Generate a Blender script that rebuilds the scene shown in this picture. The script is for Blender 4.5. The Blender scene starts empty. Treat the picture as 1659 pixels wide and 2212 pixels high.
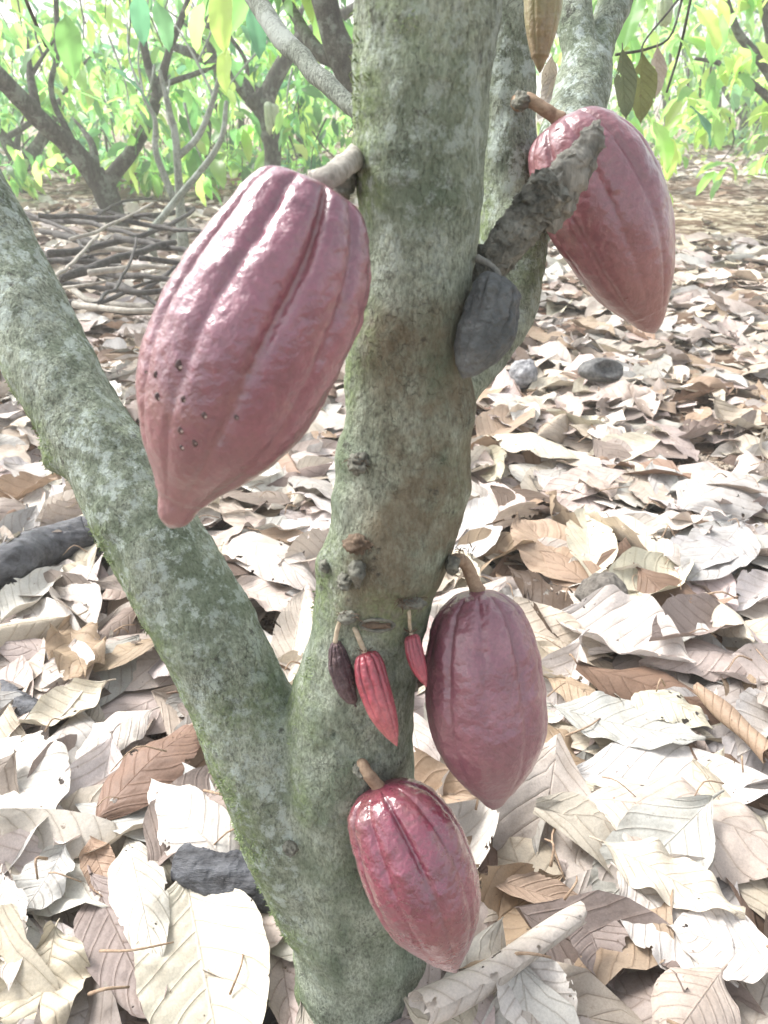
import bpy, math, random
import numpy as np
from mathutils import Vector, Matrix

random.seed(7)
rng = np.random.default_rng(7)
S = bpy.context.scene
COL = S.collection

# ------------------------------------------------------------------ camera, sky, sun, exposure
CAM_H, PITCH, FPX = 0.90, math.radians(28.9), 1640.0      # focal length in photo pixels (photo taken as 1659 x 2212)
cam = bpy.data.cameras.new('camera'); camo = bpy.data.objects.new('camera', cam); COL.objects.link(camo)
camo.location = (0, 0, CAM_H); camo.rotation_euler = (math.pi/2 - PITCH, 0, 0)
cam.sensor_fit = 'VERTICAL'; cam.angle = 2*math.atan(1106/FPX)
cam.clip_start = 0.02; cam.clip_end = 500
cam.dof.use_dof = True; cam.dof.focus_distance = 0.80; cam.dof.aperture_fstop = 8.0
S.camera = camo

SUN_EL, SUN_AZ = math.radians(49), math.radians(-60)       # azimuth from +Y towards +X
W = bpy.data.worlds.new('World'); S.world = W; W.use_nodes = True
nt = W.node_tree; nt.nodes.clear()
sky = nt.nodes.new('ShaderNodeTexSky'); sky.sky_type = 'NISHITA'; sky.sun_disc = False
sky.sun_elevation = SUN_EL; sky.sun_rotation = SUN_AZ; sky.dust_density = 4.0; sky.air_density = 1.0; sky.ozone_density = 0.6
hsv = nt.nodes.new('ShaderNodeHueSaturation'); hsv.inputs['Saturation'].default_value = 0.30; hsv.inputs['Value'].default_value = 1.0
bg = nt.nodes.new('ShaderNodeBackground'); bg.inputs['Strength'].default_value = 0.15
wo = nt.nodes.new('ShaderNodeOutputWorld')
nt.links.new(sky.outputs[0], hsv.inputs['Color']); nt.links.new(hsv.outputs[0], bg.inputs['Color']); nt.links.new(bg.outputs[0], wo.inputs[0])

sl = bpy.data.lights.new('sun', 'SUN'); sl.energy = 1.8; sl.angle = math.radians(18); sl.color = (1.0, 0.975, 0.94)
so = bpy.data.objects.new('sun', sl); COL.objects.link(so)
sd = Vector((math.sin(SUN_AZ)*math.cos(SUN_EL), math.cos(SUN_AZ)*math.cos(SUN_EL), math.sin(SUN_EL)))
so.rotation_euler = sd.to_track_quat('Z', 'Y').to_euler(); so.location = sd*20

S.view_settings.view_transform = 'Standard'; S.view_settings.look = 'None'
S.view_settings.exposure = 1.42; S.view_settings.gamma = 1.0
S.render.engine = 'CYCLES'
S.cycles.max_bounces = 7; S.cycles.diffuse_bounces = 3; S.cycles.glossy_bounces = 2
S.cycles.transmission_bounces = 4; S.cycles.volume_bounces = 1; S.cycles.caustics_reflective = False; S.cycles.caustics_refractive = False

# ------------------------------------------------------------------ helpers: photo pixel -> place
FW = np.array([0, math.cos(PITCH), -math.sin(PITCH)]); UP = np.array([0, math.sin(PITCH), math.cos(PITCH)]); RT = np.array([1.0, 0, 0])
CP = np.array([0, 0, CAM_H])
def ray(u, v): return FW + RT*(u-829.5)/FPX + UP*(1106-v)/FPX
def at(u, v, Y):
    d = ray(u, v); return CP + d*(Y/d[1])
def gnd(u, v, z=0.02):
    d = ray(u, v); return CP + d*((z-CAM_H)/d[2])
def dep(p): return float(np.dot(np.asarray(p)-CP, FW))
def proj(P):
    q = np.asarray(P) - CP; z = q@FW
    return 829.5 + FPX*(q@RT)/z, 1106 - FPX*(q@UP)/z

# ------------------------------------------------------------------ helpers: noise
def _h(ix, iy, iz, seed):
    n = (ix.astype(np.int64)*374761393 + iy.astype(np.int64)*668265263 + iz.astype(np.int64)*2147483647 + seed*144665) & 0x7fffffff
    n = ((n ^ (n >> 13))*1274126177) & 0x7fffffff
    n = ((n ^ (n >> 16))*2246822519) & 0x7fffffff
    return (n & 0xffff)/65535.0
def vn(p, s, seed=0):
    p = np.asarray(p, float)*s + 1000.0
    i = np.floor(p); f = p-i; f = f*f*(3-2*f); i = i.astype(np.int64)
    r = 0
    for a in (0, 1):
        for b in (0, 1):
            for c in (0, 1):
                w = (f[:, 0] if a else 1-f[:, 0])*(f[:, 1] if b else 1-f[:, 1])*(f[:, 2] if c else 1-f[:, 2])
                r = r + w*_h(i[:, 0]+a, i[:, 1]+b, i[:, 2]+c, seed)
    return r*2-1
def fbm(p, s, seed=0, o=3):
    r = 0; a = 1.0; t = 0
    for k in range(o):
        r = r + a*vn(p, s*2**k, seed+k*17); t += a; a *= .5
    return r/t
def sstep(a, b, x):
    t = np.clip((x-a)/(b-a), 0, 1); return t*t*(3-2*t)

# ------------------------------------------------------------------ helpers: objects
def tag(o, label=None, cat=None, group=None, kind=None):
    if label: o['label'] = label
    if cat: o['category'] = cat
    if group: o['group'] = group
    if kind: o['kind'] = kind
    return o
def empty(name, loc=(0, 0, 0), label=None, cat=None, group=None):
    o = bpy.data.objects.new(name, None); o.empty_display_size = .05; COL.objects.link(o); o.location = loc
    return tag(o, label, cat, group)
def mesh(name, V, F, mat, parent=None, uv=None, attrs=None, colattr=None, smooth=True, vnorm=None):
    me = bpy.data.meshes.new(name)
    V = np.asarray(V, np.float32)
    if isinstance(F, np.ndarray):
        n = F.shape[1]
        me.vertices.add(len(V)); me.vertices.foreach_set('co', V.ravel())
        me.loops.add(F.size); me.loops.foreach_set('vertex_index', F.astype(np.int32).ravel())
        me.polygons.add(len(F)); me.polygons.foreach_set('loop_start', np.arange(0, F.size, n, dtype=np.int32))
        me.update(calc_edges=True); me.validate()
    else:
        me.from_pydata([tuple(map(float, v)) for v in V], [], F)
    li = np.zeros(len(me.loops), np.int32); me.loops.foreach_get('vertex_index', li)
    if uv is not None:
        l = me.uv_layers.new(name='leafuv'); l.data.foreach_set('uv', np.asarray(uv, np.float32)[li].ravel())
    for k, a in (attrs or {}).items():
        t = me.attributes.new(k, 'FLOAT', 'POINT'); t.data.foreach_set('value', np.asarray(a, np.float32))
    if colattr is not None:
        t = me.color_attributes.new('tint', 'FLOAT_COLOR', 'POINT')
        c = np.ones((len(V), 4), np.float32); c[:, :3] = colattr; t.data.foreach_set('color', c.ravel())
    if smooth: me.polygons.foreach_set('use_smooth', np.ones(len(me.polygons), bool))
    if vnorm is not None: me.normals_split_custom_set_from_vertices([tuple(n) for n in vnorm])
    if mat: me.materials.append(mat)
    me.update()
    o = bpy.data.objects.new(name, me); COL.objects.link(o)
    if parent is not None:
        o.parent = parent
        o.matrix_parent_inverse = Matrix.Translation(-Vector(parent.location))
    return o
def cr(pts, n):                                            # Catmull-Rom through points of any dimension
    P = np.asarray(pts, float)
    if len(P) == 2: return P[0] + (P[1]-P[0])*np.linspace(0, 1, n)[:, None]
    E = np.vstack([2*P[0]-P[1], P, 2*P[-1]-P[-2]])
    t = np.linspace(0, len(P)-1-1e-9, n); i = t.astype(int); f = (t-i)[:, None]
    a, b, c, d = E[i], E[i+1], E[i+2], E[i+3]
    return .5*(2*b + (c-a)*f + (2*a-5*b+4*c-d)*f**2 + (3*b-a-3*c+d)*f**3)
def frames(C):
    T = np.gradient(C, axis=0); T /= np.linalg.norm(T, axis=1)[:, None]+1e-12
    a = np.array([0, 1.0, 0.13]); N = []
    n = np.cross(T[0], a); n /= np.linalg.norm(n)
    for t in T:
        n = n - t*np.dot(n, t); n /= np.linalg.norm(n); N.append(n)
    N = np.array(N); return T, N, np.cross(T, N)
def tube(C, R, k=12, cap=True):
    C = np.asarray(C, float); R = np.asarray(R, float); n = len(C); T, N, B = frames(C)
    ph = np.linspace(0, 2*math.pi, k, endpoint=False)
    V = C[:, None] + R[:, None, None]*(np.cos(ph)[None, :, None]*N[:, None] + np.sin(ph)[None, :, None]*B[:, None])
    V = V.reshape(-1, 3); F = []
    for i in range(n-1):
        for j in range(k):
            F.append((i*k+j, i*k+(j+1) % k, (i+1)*k+(j+1) % k, (i+1)*k+j))
    if cap:
        V = np.vstack([V, C[0]-T[0]*R[0]*.4, C[-1]+T[-1]*R[-1]*.4]); a, b = n*k, n*k+1
        for j in range(k):
            F.append((a, (j+1) % k, j)); F.append((b, (n-1)*k+j, (n-1)*k+(j+1) % k))
    return V, F
def pxtube(pts, n=24, k=12):                               # (u, v, width px, Y) -> centre line and radii in metres
    Q = np.array([list(at(u, v, Y)) + [w*.5*dep(at(u, v, Y))/FPX] for u, v, w, Y in pts])
    q = cr(Q, n); return q[:, :3], np.maximum(q[:, 3], 1e-4)
def join(parts):
    V, F, o = [], [], 0
    for v, f in parts:
        V.append(v); F += [tuple(i+o for i in q) for q in f]; o += len(v)
    return np.vstack(V), F

# ------------------------------------------------------------------ materials
class Mat:
    def __init__(s, name):
        s.m = bpy.data.materials.new(name); s.m.use_nodes = True; s.t = s.m.node_tree; s.t.nodes.clear()
        s.out = s.n('ShaderNodeOutputMaterial'); s.p = s.n('ShaderNodeBsdfPrincipled'); s.l(s.p, 0, s.out, 0)
    def n(s, typ, **kw):
        x = s.t.nodes.new(typ)
        for k, v in kw.items():
            if k in ('operation', 'blend_type', 'attribute_name', 'data_type', 'feature', 'distance', 'invert', 'noise_dimensions', 'uv_map', 'clamp'): setattr(x, k, v)
            else: x.inputs[k].default_value = v
        return x
    def l(s, a, i, b, j): s.t.links.new(a.outputs[i], b.inputs[j])
    def pos(s, obj=True):
        x = s.n('ShaderNodeTexCoord'); return x, ('Object' if obj else 'Generated')
    def noise(s, scale, detail=4, rough=.55, stretch=None, co=None):
        c, k = co or s.pos()
        if stretch:
            mp = s.n('ShaderNodeMapping'); mp.inputs['Scale'].default_value = stretch; s.l(c, k, mp, 0); c, k = mp, 0
        x = s.n('ShaderNodeTexNoise', Scale=scale, Detail=detail, Roughness=rough); s.l(c, k, x, 'Vector'); return x
    def ramp(s, src, i, stops):
        x = s.n('ShaderNodeValToRGB'); e = x.color_ramp.elements
        while len(e) < len(stops): e.new(.5)
        for q, (p, c) in zip(e, stops):
            q.position = p; q.color = (*c, 1) if len(c) == 3 else c
        s.l(src, i, x, 0); return x
    def mix(s, fac, a, b, mode='MIX'):
        x = s.n('ShaderNodeMix', data_type='RGBA', blend_type=mode)
        for val, key in ((fac, 0), (a, 6), (b, 7)):
            if isinstance(val, tuple) and len(val) == 2 and hasattr(val[0], 'outputs'): s.t.links.new(val[0].outputs[val[1]], x.inputs[key])
            elif isinstance(val, (int, float)): x.inputs[key].default_value = val
            else: x.inputs[key].default_value = (*val, 1)
        return (x, 2)
    def math(s, op, a, b=0.0, clamp=False):
        x = s.n('ShaderNodeMath', operation=op); x.use_clamp = clamp
        for k, val in enumerate((a, b)):
            if isinstance(val, tuple): s.t.links.new(val[0].outputs[val[1]], x.inputs[k])
            else: x.inputs[k].default_value = val
        return (x, 0)
    def attr(s, name):
        return (s.n('ShaderNodeAttribute', attribute_name=name), 'Fac')
    def base(s, c): s.t.links.new(c[0].outputs[c[1]], s.p.inputs['Base Color'])
    def bump(s, h, strength=.5, dist=.002, chain=None):
        b = s.n('ShaderNodeBump', Strength=strength, Distance=dist); s.t.links.new(h[0].outputs[h[1]], b.inputs['Height'])
        if chain: s.t.links.new(chain.outputs[0], b.inputs['Normal'])
        s.t.links.new(b.outputs[0], s.p.inputs['Normal']); return b

def bark_material(name, base=((.155, .185, .14), (.31, .35, .275), (.44, .485, .40)), lich=(.50, .575, .53), full=True):
    m = Mat(name); m.p.inputs['Roughness'].default_value = .88; m.p.inputs['Specular IOR Level'].default_value = .25
    a = m.noise(38, 6, .65, (1, 1, .55)); r = m.ramp(a, 0, [(.30, base[0]), (.50, base[1]), (.72, base[2])])
    f = m.noise(420, 4, .7, (1, 1, .45)); c = m.mix(.85, (r, 0), (m.ramp(f, 0, [(.34, (.36, .36, .36)), (.5, (.95, .95, .95)), (.66, (1.4, 1.4, 1.4))]), 0), 'MULTIPLY')
    if full:
        g = m.noise(14, 3, .6); c = m.mix((m.ramp(g, 0, [(.45, (0, 0, 0)), (.62, (.55, .55, .55))]), 0), c, (.12, .165, .10))
        br = m.noise(170, 6, .75, (1, 1, .5)); bc = m.ramp(br, 0, [(.3, (.12, .097, .062)), (.5, (.20, .165, .11)), (.72, (.29, .28, .205))])
        bm = m.noise(26, 6, .7); bf = m.math('MULTIPLY', m.attr('brown'), (m.ramp(bm, 0, [(.34, (.05,)*3), (.56, (.85,)*3)]), 0), True)
        c = m.mix(bf, c, (bc, 0))
        ln = m.noise(70, 8, .72); lf = m.math('MULTIPLY', (m.ramp(ln, 0, [(.50, (0,)*3), (.58, (1,)*3)]), 0), m.attr('lichen'), True)
        c = m.mix(lf, c, lich)
        mn = m.noise(110, 6, .75); mf = m.math('MULTIPLY', (m.ramp(mn, 0, [(.40, (0,)*3), (.56, (1,)*3)]), 0), m.attr('moss'), True)
        mc = m.ramp(m.noise(300, 3), 0, [(.3, (.11, .155, .065)), (.7, (.29, .37, .18))])
        c = m.mix(mf, c, (mc, 0))
        dk = m.noise(48, 5, .7); c = m.mix((m.ramp(dk, 0, [(.30, (.75,)*3), (.37, (0,)*3)]), 0), c, (.055, .05, .045))
    else:
        ln = m.noise(9, 8, .7); c = m.mix((m.ramp(ln, 0, [(.52, (0,)*3), (.60, (.75,)*3)]), 0), c, lich)
    mp = m.n('ShaderNodeMapping'); mp.inputs['Scale'].default_value = (1, 1, .42); nz = m.noise(60, 3, .6); cc, kk = m.pos()
    wv = m.mix(.025, (cc, kk), (nz, 'Color')); m.t.links.new(wv[0].outputs[wv[1]], mp.inputs[0])
    vo = m.n('ShaderNodeTexVoronoi', feature='DISTANCE_TO_EDGE', Scale=95.0 if full else 40.0); m.l(mp, 0, vo, 'Vector')
    crk = m.ramp(vo, 0, [(.0, (1,)*3), (.05, (0,)*3)]); pm = m.ramp(m.noise(20, 3, .6), 0, [(.44, (0,)*3), (.62, (.42,)*3)])
    cf = m.math('MULTIPLY', (crk, 0), (pm, 0)); c = m.mix(cf, c, (.05, .048, .04))
    m.base(c)
    b = m.bump(m.math('MULTIPLY', cf, -1.0), .6, .003); b = m.bump((a, 0), .7, .007, b); b = m.bump((f, 0), 1.0, .0045, b)
    w = m.noise(150, 3, .6, (.35, .35, 1.6)); b = m.bump((w, 0), .35, .003, b)
    return m.m

def pod_material(name, cols, coat=.6, rough=.32, bump=.5, speck=.3, patch=(.27, .16, .11)):
    m = Mat(name)
    a = m.noise(16, 5, .6); r = m.ramp(a, 0, [(.30, cols[0]), (.5, cols[1]), (.72, cols[2])])
    f = m.noise(260, 4, .65); c = m.mix(speck, (r, 0), (m.ramp(f, 0, [(.35, (.55,)*3), (.65, (1.5,)*3)]), 0), 'MULTIPLY')
    pt = m.noise(11, 6, .72); c = m.mix((m.ramp(pt, 0, [(.57, (0,)*3), (.70, (.30,)*3)]), 0), c, patch)
    c = m.mix(m.math('MULTIPLY', m.attr('furrow'), .55), c, cols[3])
    c = m.mix(m.attr('tipcol'), c, cols[4])
    d = m.noise(700, 3, .7); c = m.mix((m.ramp(d, 0, [(.66, (0,)*3), (.72, (.35,)*3)]), 0), c, (.42, .28, .25))
    m.base(c); m.p.inputs['Roughness'].default_value = rough
    m.t.links.new(m.ramp(m.noise(45, 5, .7), 0, [(.3, (rough*.75,)*3), (.7, (min(1, rough*1.6),)*3)]).outputs[0], m.p.inputs['Roughness'])
    m.p.inputs['Coat Weight'].default_value = coat; m.p.inputs['Coat Roughness'].default_value = .27
    m.p.inputs['Specular IOR Level'].default_value = .75; m.p.inputs['Coat IOR'].default_value = 1.62
    w = m.noise(130, 3, .55); b = m.bump((w, 0), bump, .004); b = m.bump((f, 0), bump*.6, .0012, b)
    m.t.links.new(b.outputs[0], m.p.inputs['Coat Normal'])
    return m.m

def dry_leaf_material(name, source):                       # source: 'object' colour or the mesh's 'tint'
    m = Mat(name)
    if source == 'object':
        oi = m.n('ShaderNodeObjectInfo'); c = (oi, 'Color'); rnd = (oi, 'Random')
    else:
        at_ = m.n('ShaderNodeAttribute', attribute_name='tint'); c = (at_, 'Color')
    uv = m.n('ShaderNodeUVMap', uv_map='leafuv'); sp = m.n('ShaderNodeSeparateXYZ'); m.l(uv, 0, sp, 0)
    s_, t_ = (sp, 0), (sp, 1)
    ab = m.math('ABSOLUTE', m.math('SUBTRACT', s_, .5)); ab2 = m.math('MULTIPLY', ab, 2.0)
    # side veins: arcs leaving the midrib, and the midrib itself
    q = m.math('SUBTRACT', t_, m.math('MULTIPLY', m.math('POWER', ab2, 1.25), .24)); q = m.math('MULTIPLY', q, 8.5); q = m.math('ADD', q, m.math('MULTIPLY', m.math('GREATER_THAN', s_, .5), .42))
    fr = m.math('ABSOLUTE', m.math('SUBTRACT', m.math('FRACT', q), .5))
    vein = m.ramp(fr[0], 0, [(.0, (1,)*3), (.05, (.35,)*3), (.16, (0,)*3)])
    mid = m.ramp(ab2[0], 0, [(.0, (1,)*3), (.035, (0,)*3)])
    vm = m.math('MAXIMUM', (vein, 0), (mid, 0))
    big = m.noise(22, 4, .6, co=m.pos()); c2 = m.mix(.45, c, (m.ramp(big, 0, [(.32, (.50, .44, .38)), (.52, (1, 1, 1)), (.70, (1.22, 1.2, 1.16))]), 0), 'MULTIPLY')
    fine = m.noise(420, 4, .6, co=m.pos()); c2 = m.mix(.28, c2, (m.ramp(fine, 0, [(.35, (.62,)*3), (.62, (1.15,)*3)]), 0), 'MULTIPLY')
    sp2 = m.noise(75, 5, .7, co=m.pos()); c2 = m.mix((m.ramp(sp2, 0, [(.655, (0,)*3), (.70, (.75,)*3)]), 0), c2, (.15, .095, .06))
    geo = m.n('ShaderNodeNewGeometry'); c2 = m.mix(m.math('MULTIPLY', (geo, 'Backfacing'), .30), c2, (.62, .52, .42), 'MULTIPLY')
    cv = m.mix(m.math('MULTIPLY', vm, .36), c2, (.62, .52, .44), 'MULTIPLY')
    m.base(cv); m.p.inputs['Roughness'].default_value = .58; m.p.inputs['Specular IOR Level'].default_value = .35
    b = m.bump(vm, .55, .0022); vo = m.n('ShaderNodeTexVoronoi', Scale=190.0); cc, k = m.pos(); m.l(cc, k, vo, 'Vector')
    b = m.bump((vo, 0), .22, .0015, b); b = m.bump((big, 0), .4, .006, b)
    tr = m.n('ShaderNodeBsdfTranslucent'); m.t.links.new(cv[0].outputs[cv[1]], tr.inputs[0]); m.l(b, 0, tr, 'Normal')
    mx = m.n('ShaderNodeMixShader'); mx.inputs[0].default_value = .13; m.l(m.p, 0, mx, 1); m.l(tr, 0, mx, 2); m.l(mx, 0, m.out, 0)
    if source == 'object':                                 # eaten holes and nibbled margins
        hn = m.noise(38, 3, .6, co=m.pos()); ed = m.math('MULTIPLY', m.math('POWER', ab2, 5.0), .10)
        th = m.math('SUBTRACT', .735, m.math('MULTIPLY', rnd, .075)); hole = m.math('GREATER_THAN', m.math('ADD', (hn, 0), ed), th)
        tp = m.n('ShaderNodeBsdfTransparent'); m2 = m.n('ShaderNodeMixShader'); m.t.links.new(hole[0].outputs[0], m2.inputs[0]); m.l(mx, 0, m2, 1); m.l(tp, 0, m2, 2); m.l(m2, 0, m.out, 0)
    return m.m

def green_leaf_material(name):
    m = Mat(name); c = (m.n('ShaderNodeAttribute', attribute_name='tint'), 'Color')
    m.base(c); m.p.inputs['Roughness'].default_value = .38
    tr = m.n('ShaderNodeBsdfTranslucent'); tc = m.mix(1.0, c, (2.6, 2.6, 2.0), 'MULTIPLY'); m.t.links.new(tc[0].outputs[tc[1]], tr.inputs[0])
    mx = m.n('ShaderNodeMixShader'); mx.inputs[0].default_value = .62; m.l(m.p, 0, mx, 1); m.l(tr, 0, mx, 2); m.l(mx, 0, m.out, 0)
    return m.m

def plain_material(name, c0, c1, scale=60, rough=.8, bump=.5, dist=.003, spec=.3, stretch=None):
    m = Mat(name); a = m.noise(scale, 6, .65, stretch); m.base((m.ramp(a, 0, [(.32, c0), (.68, c1)]), 0))
    m.p.inputs['Roughness'].default_value = rough; m.p.inputs['Specular IOR Level'].default_value = spec
    b = m.bump((a, 0), bump, dist); f = m.noise(scale*7, 4, .7, stretch); m.bump((f, 0), bump*.7, dist*.3, b); return m.m

def ground_material():
    m = Mat('soil'); m.p.inputs['Roughness'].default_value = .95; m.p.inputs['Specular IOR Level'].default_value = .15
    a = m.noise(3.2, 8, .7); s = m.ramp(a, 0, [(.30, (.085, .050, .036)), (.55, (.155, .088, .060)), (.75, (.21, .13, .092))])
    f = m.noise(160, 5, .7); c = m.mix(.6, (s, 0), (m.ramp(f, 0, [(.3, (.4,)*3), (.65, (1.35,)*3)]), 0), 'MULTIPLY')
    # scraps of old leaf worked into the soil
    v = m.n('ShaderNodeTexVoronoi', Scale=17.0); cc, k = m.pos(); wn = m.noise(9, 4, .6); 
    ad = m.mix(.12, (cc, k), (wn, 'Color')); m.t.links.new(ad[0].outputs[ad[1]], v.inputs['Vector'])
    lf = m.ramp(v, 'Color', [(.35, (.12, .075, .05)), (.6, (.36, .29, .22)), (.8, (.62, .55, .46))])
    fm = m.ramp(m.noise(1.7, 5, .65), 0, [(.33, (0,)*3), (.48, (.9,)*3)])
    c = m.mix((fm, 0), c, (lf, 0)); m.base(c)
    b = m.bump((f, 0), .8, .008); m.bump((v, 0), .4, .01, b); return m.m

M_BARK = bark_material('mossy_cacao_bark')
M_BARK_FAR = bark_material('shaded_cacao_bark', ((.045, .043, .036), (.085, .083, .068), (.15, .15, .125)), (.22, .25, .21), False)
M_BARK_PALE = bark_material('pale_cacao_bark', ((.16, .18, .15), (.27, .30, .25), (.36, .39, .34)), (.42, .46, .42), False)
M_DEADWOOD = plain_material('flaking_dead_bark', (.05, .052, .043), (.31, .31, .265), 75, .9, 1.0, .008)
M_SPLINTER = plain_material('grey_splintered_wood', (.10, .10, .085), (.32, .31, .27), 50, .85, .7, .004, .3, (3, 3, .5))
M_KNOT = plain_material('knobbly_cushion', (.085, .085, .07), (.27, .27, .225), 130, .9, 1.0, .004)
M_FIBRE = plain_material('dry_fibre', (.07, .05, .035), (.19, .14, .10), 160, .9, .6, .002)
M_STALK = plain_material('woody_pod_stalk', (.20, .13, .085), (.40, .30, .21), 150, .75, .5, .001)
M_STALK_PALE = plain_material('pale_young_stalk', (.36, .29, .20), (.58, .50, .38), 150, .7, .4, .001)
M_STALK_STUB = plain_material('pale_rough_stub', (.20, .185, .155), (.52, .49, .43), 120, .85, .9, .003)
M_STALK_GREY = plain_material('grey_dry_stalk', (.10, .10, .09), (.25, .25, .22), 150, .8, .5, .001)
M_STICK = plain_material('weathered_stick', (.028, .026, .025), (.11, .104, .098), 40, .85, .6, .004)
M_STICK_PALE = plain_material('pale_weathered_stick', (.20, .185, .16), (.42, .39, .34), 40, .85, .6, .004)
M_CHAR = plain_material('black_rotten_wood', (.012, .012, .015), (.12, .125, .14), 30, .6, 1.0, .008, .5, (.35, 1.6, 1.6))
M_HUSK = plain_material('black_dry_husk', (.02, .02, .022), (.17, .17, .165), 70, .6, .9, .004, .5)
M_DRYPOD = pod_material('mummified_pod', ((.035, .041, .042), (.08, .09, .09), (.19, .20, .195), (.03, .032, .03), (.09, .095, .09)), .0, .75, .9, .5)
M_CLOD = plain_material('grey_clod', (.09, .08, .07), (.27, .245, .215), 55, .95, 1.0, .012)
M_GREYHUSK = plain_material('grey_weathered_husk', (.10, .10, .11), (.42, .42, .43), 48, .8, .8, .006)
M_DRY = dry_leaf_material('dry_cacao_leaf', 'object')
M_DRY_T = dry_leaf_material('dry_leaf_mass', 'tint')
M_GREEN = green_leaf_material('cacao_foliage')
M_SOIL = ground_material()

# ------------------------------------------------------------------ ground
def ground_z(x, y):
    P = np.stack([x, y, np.zeros_like(x)], 1)
    return -.055 + .035*fbm(P, .8, 3, 3)*sstep(.9, 3.0, y) + .010*fbm(P, 5, 9, 2)
gx = np.concatenate([np.linspace(-90, -6, 30)[:-1], np.linspace(-6, 6, 161), np.linspace(6, 90, 30)[1:]])
gy = np.concatenate([np.linspace(-20, -1, 12)[:-1], np.linspace(-1, 10, 161), np.linspace(10, 200, 60)[1:]])
X, Y = np.meshgrid(gx, gy); V = np.stack([X.ravel(), Y.ravel(), ground_z(X.ravel(), Y.ravel())], 1)
nx = len(gx); F = np.array([(j*nx+i, j*nx+i+1, (j+1)*nx+i+1, (j+1)*nx+i) for j in range(len(gy)-1) for i in range(nx-1)])
tag(mesh('ground', V, F, M_SOIL), kind='structure')

# ------------------------------------------------------------------ the main cacao tree
root = empty('cacao_tree', (float(at(800, 2150, .48)[0]), .48, 0), 'mossy grey cacao tree in front, forking low into several stems and bearing red pods', 'tree')
TRUNK = [(800, 2420, 350, .475), (797, 2250, 300, .478), (785, 2100, 290, .482), (765, 1900, 300, .486), (752, 1720, 300, .49), (765, 1500, 262, .495),
         (806, 1300, 244, .50), (850, 1130, 272, .505), (877, 1000, 270, .51), (880, 800, 264, .515), (893, 600, 248, .52), (906, 480, 256, .525), (910, 350, 276, .53),
         (913, 200, 294, .535), (920, 0, 322, .54), (928, -220, 340, .55)]
LIMB = [(760, 2040, 200, .486), (730, 1950, 250, .488), (660, 1815, 252, .492), (583, 1645, 232, .50), (492, 1450, 216, .52), (425, 1325, 212, .535), (335, 1170, 205, .56), (262, 1040, 200, .585), (185, 915, 186, .615),
        (110, 785, 196, .65), (40, 655, 190, .69), (-40, 500, 200, .73), (-160, 300, 210, .78)]
REAR = [(925, 960, 100, .55), (965, 860, 116, .585), (1040, 755, 128, .63), (1096, 640, 148, .67), (1108, 500, 138, .69), (1098, 350, 125, .70), (1092, 170, 122, .71), (1098, 0, 122, .72), (1105, -150, 120, .73)]
REAR_B = [(1108, 560, 110, .69), (1160, 440, 118, .74), (1215, 320, 122, .80), (1255, 210, 124, .85), (1268, 130, 118, .88)]
REAR_BA = [(1262, 150, 92, .87), (1245, 60, 86, .89), (1228, -60, 82, .92), (1215, -160, 80, .94)]
REAR_BB = [(1275, 150, 80, .88), (1305, 70, 72, .92), (1335, -20, 70, .97), (1370, -130, 66, 1.02)]
THIN = [(1085, 430, 34, .715), (980, 370, 38, .76), (860, 300, 40, .80), (760, 232, 40, .84), (665, 140, 42, .90), (585, 50, 44, .97), (520, -60, 46, 1.05), (450, -180, 46, 1.12)]
axes = [pxtube(a, n) for a, n in ((TRUNK, 60), (LIMB, 60), (REAR, 50), (REAR_B, 24), (REAR_BA, 16), (REAR_BB, 16), (THIN, 40))]
fill = pxtube([(640, 1560, 120, .497), (650, 1640, 200, .495), (690, 1760, 260, .49)], 10)      # web of the fork
tmp_v, tmp_f = join([tube(c, r, 28) for c, r in axes[:-1] + [fill]])
tm = bpy.data.meshes.new('tmp'); tm.from_pydata([tuple(v) for v in tmp_v], [], tmp_f); to = bpy.data.objects.new('tmp', tm); COL.objects.link(to)
md = to.modifiers.new('r', 'REMESH'); md.mode = 'VOXEL'; md.voxel_size = .0032
ms = to.modifiers.new('s', 'SMOOTH'); ms.factor = .5; ms.iterations = 14
dg = bpy.context.evaluated_depsgraph_get(); ev = to.evaluated_get(dg); em = bpy.data.meshes.new_from_object(ev)
nV = len(em.vertices); TV = np.zeros(nV*3, np.float32); em.vertices.foreach_get('co', TV); TV = TV.reshape(-1, 3).astype(float)
TN = np.zeros(nV*3, np.float32); em.vertices.foreach_get('normal', TN); TN = TN.reshape(-1, 3).astype(float)
TF = np.array([p.vertices[:] for p in em.polygons])
bpy.data.objects.remove(to); bpy.data.meshes.remove(tm)
# which stem each vertex belongs to
best = np.full(nV, 9.0); own = np.zeros(nV, int)
for k, (c, r) in enumerate(axes[:-1]):
    for j in range(len(c)):
        d = np.linalg.norm(TV-c[j], axis=1)/(r[j]+.0) - 1
        w = d < best; best[w] = d[w]; own[w] = k
tu, tv = proj(TV)
low = fbm(TV, 16, 1, 3); midn = fbm(TV*np.array([1, 1, .7]), 55, 5, 3); fin = fbm(TV*np.array([1, 1, .55]), 170, 8, 2)
moss = np.clip(sstep(.45, 1.05, -TN[:, 0]*.9 + .55*low - .05), 0, 1)
moss = np.where(own == 1, np.clip(sstep(.1, .75, -TN[:, 0]*.75 - TN[:, 2]*.45 + .6*low), 0, 1), moss)
moss = np.maximum(moss, sstep(.15, .6, fbm(TV, 9, 31, 3))*.55)
brown = np.where(own == 0, sstep(.52, .58, TV[:, 2]+.02*low)*(1-sstep(.775, .80, TV[:, 2]+.02*low))*sstep(-.95, -.2, TN[:, 0]+.5*low), 0)
lich = np.where(own == 1, .85, np.where(own == 0, .25*(1-brown) + .25*sstep(.75, .85, TV[:, 2]), 1.0))*sstep(-.25, .45, fbm(TV, 7, 51, 3)+.12)
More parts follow.
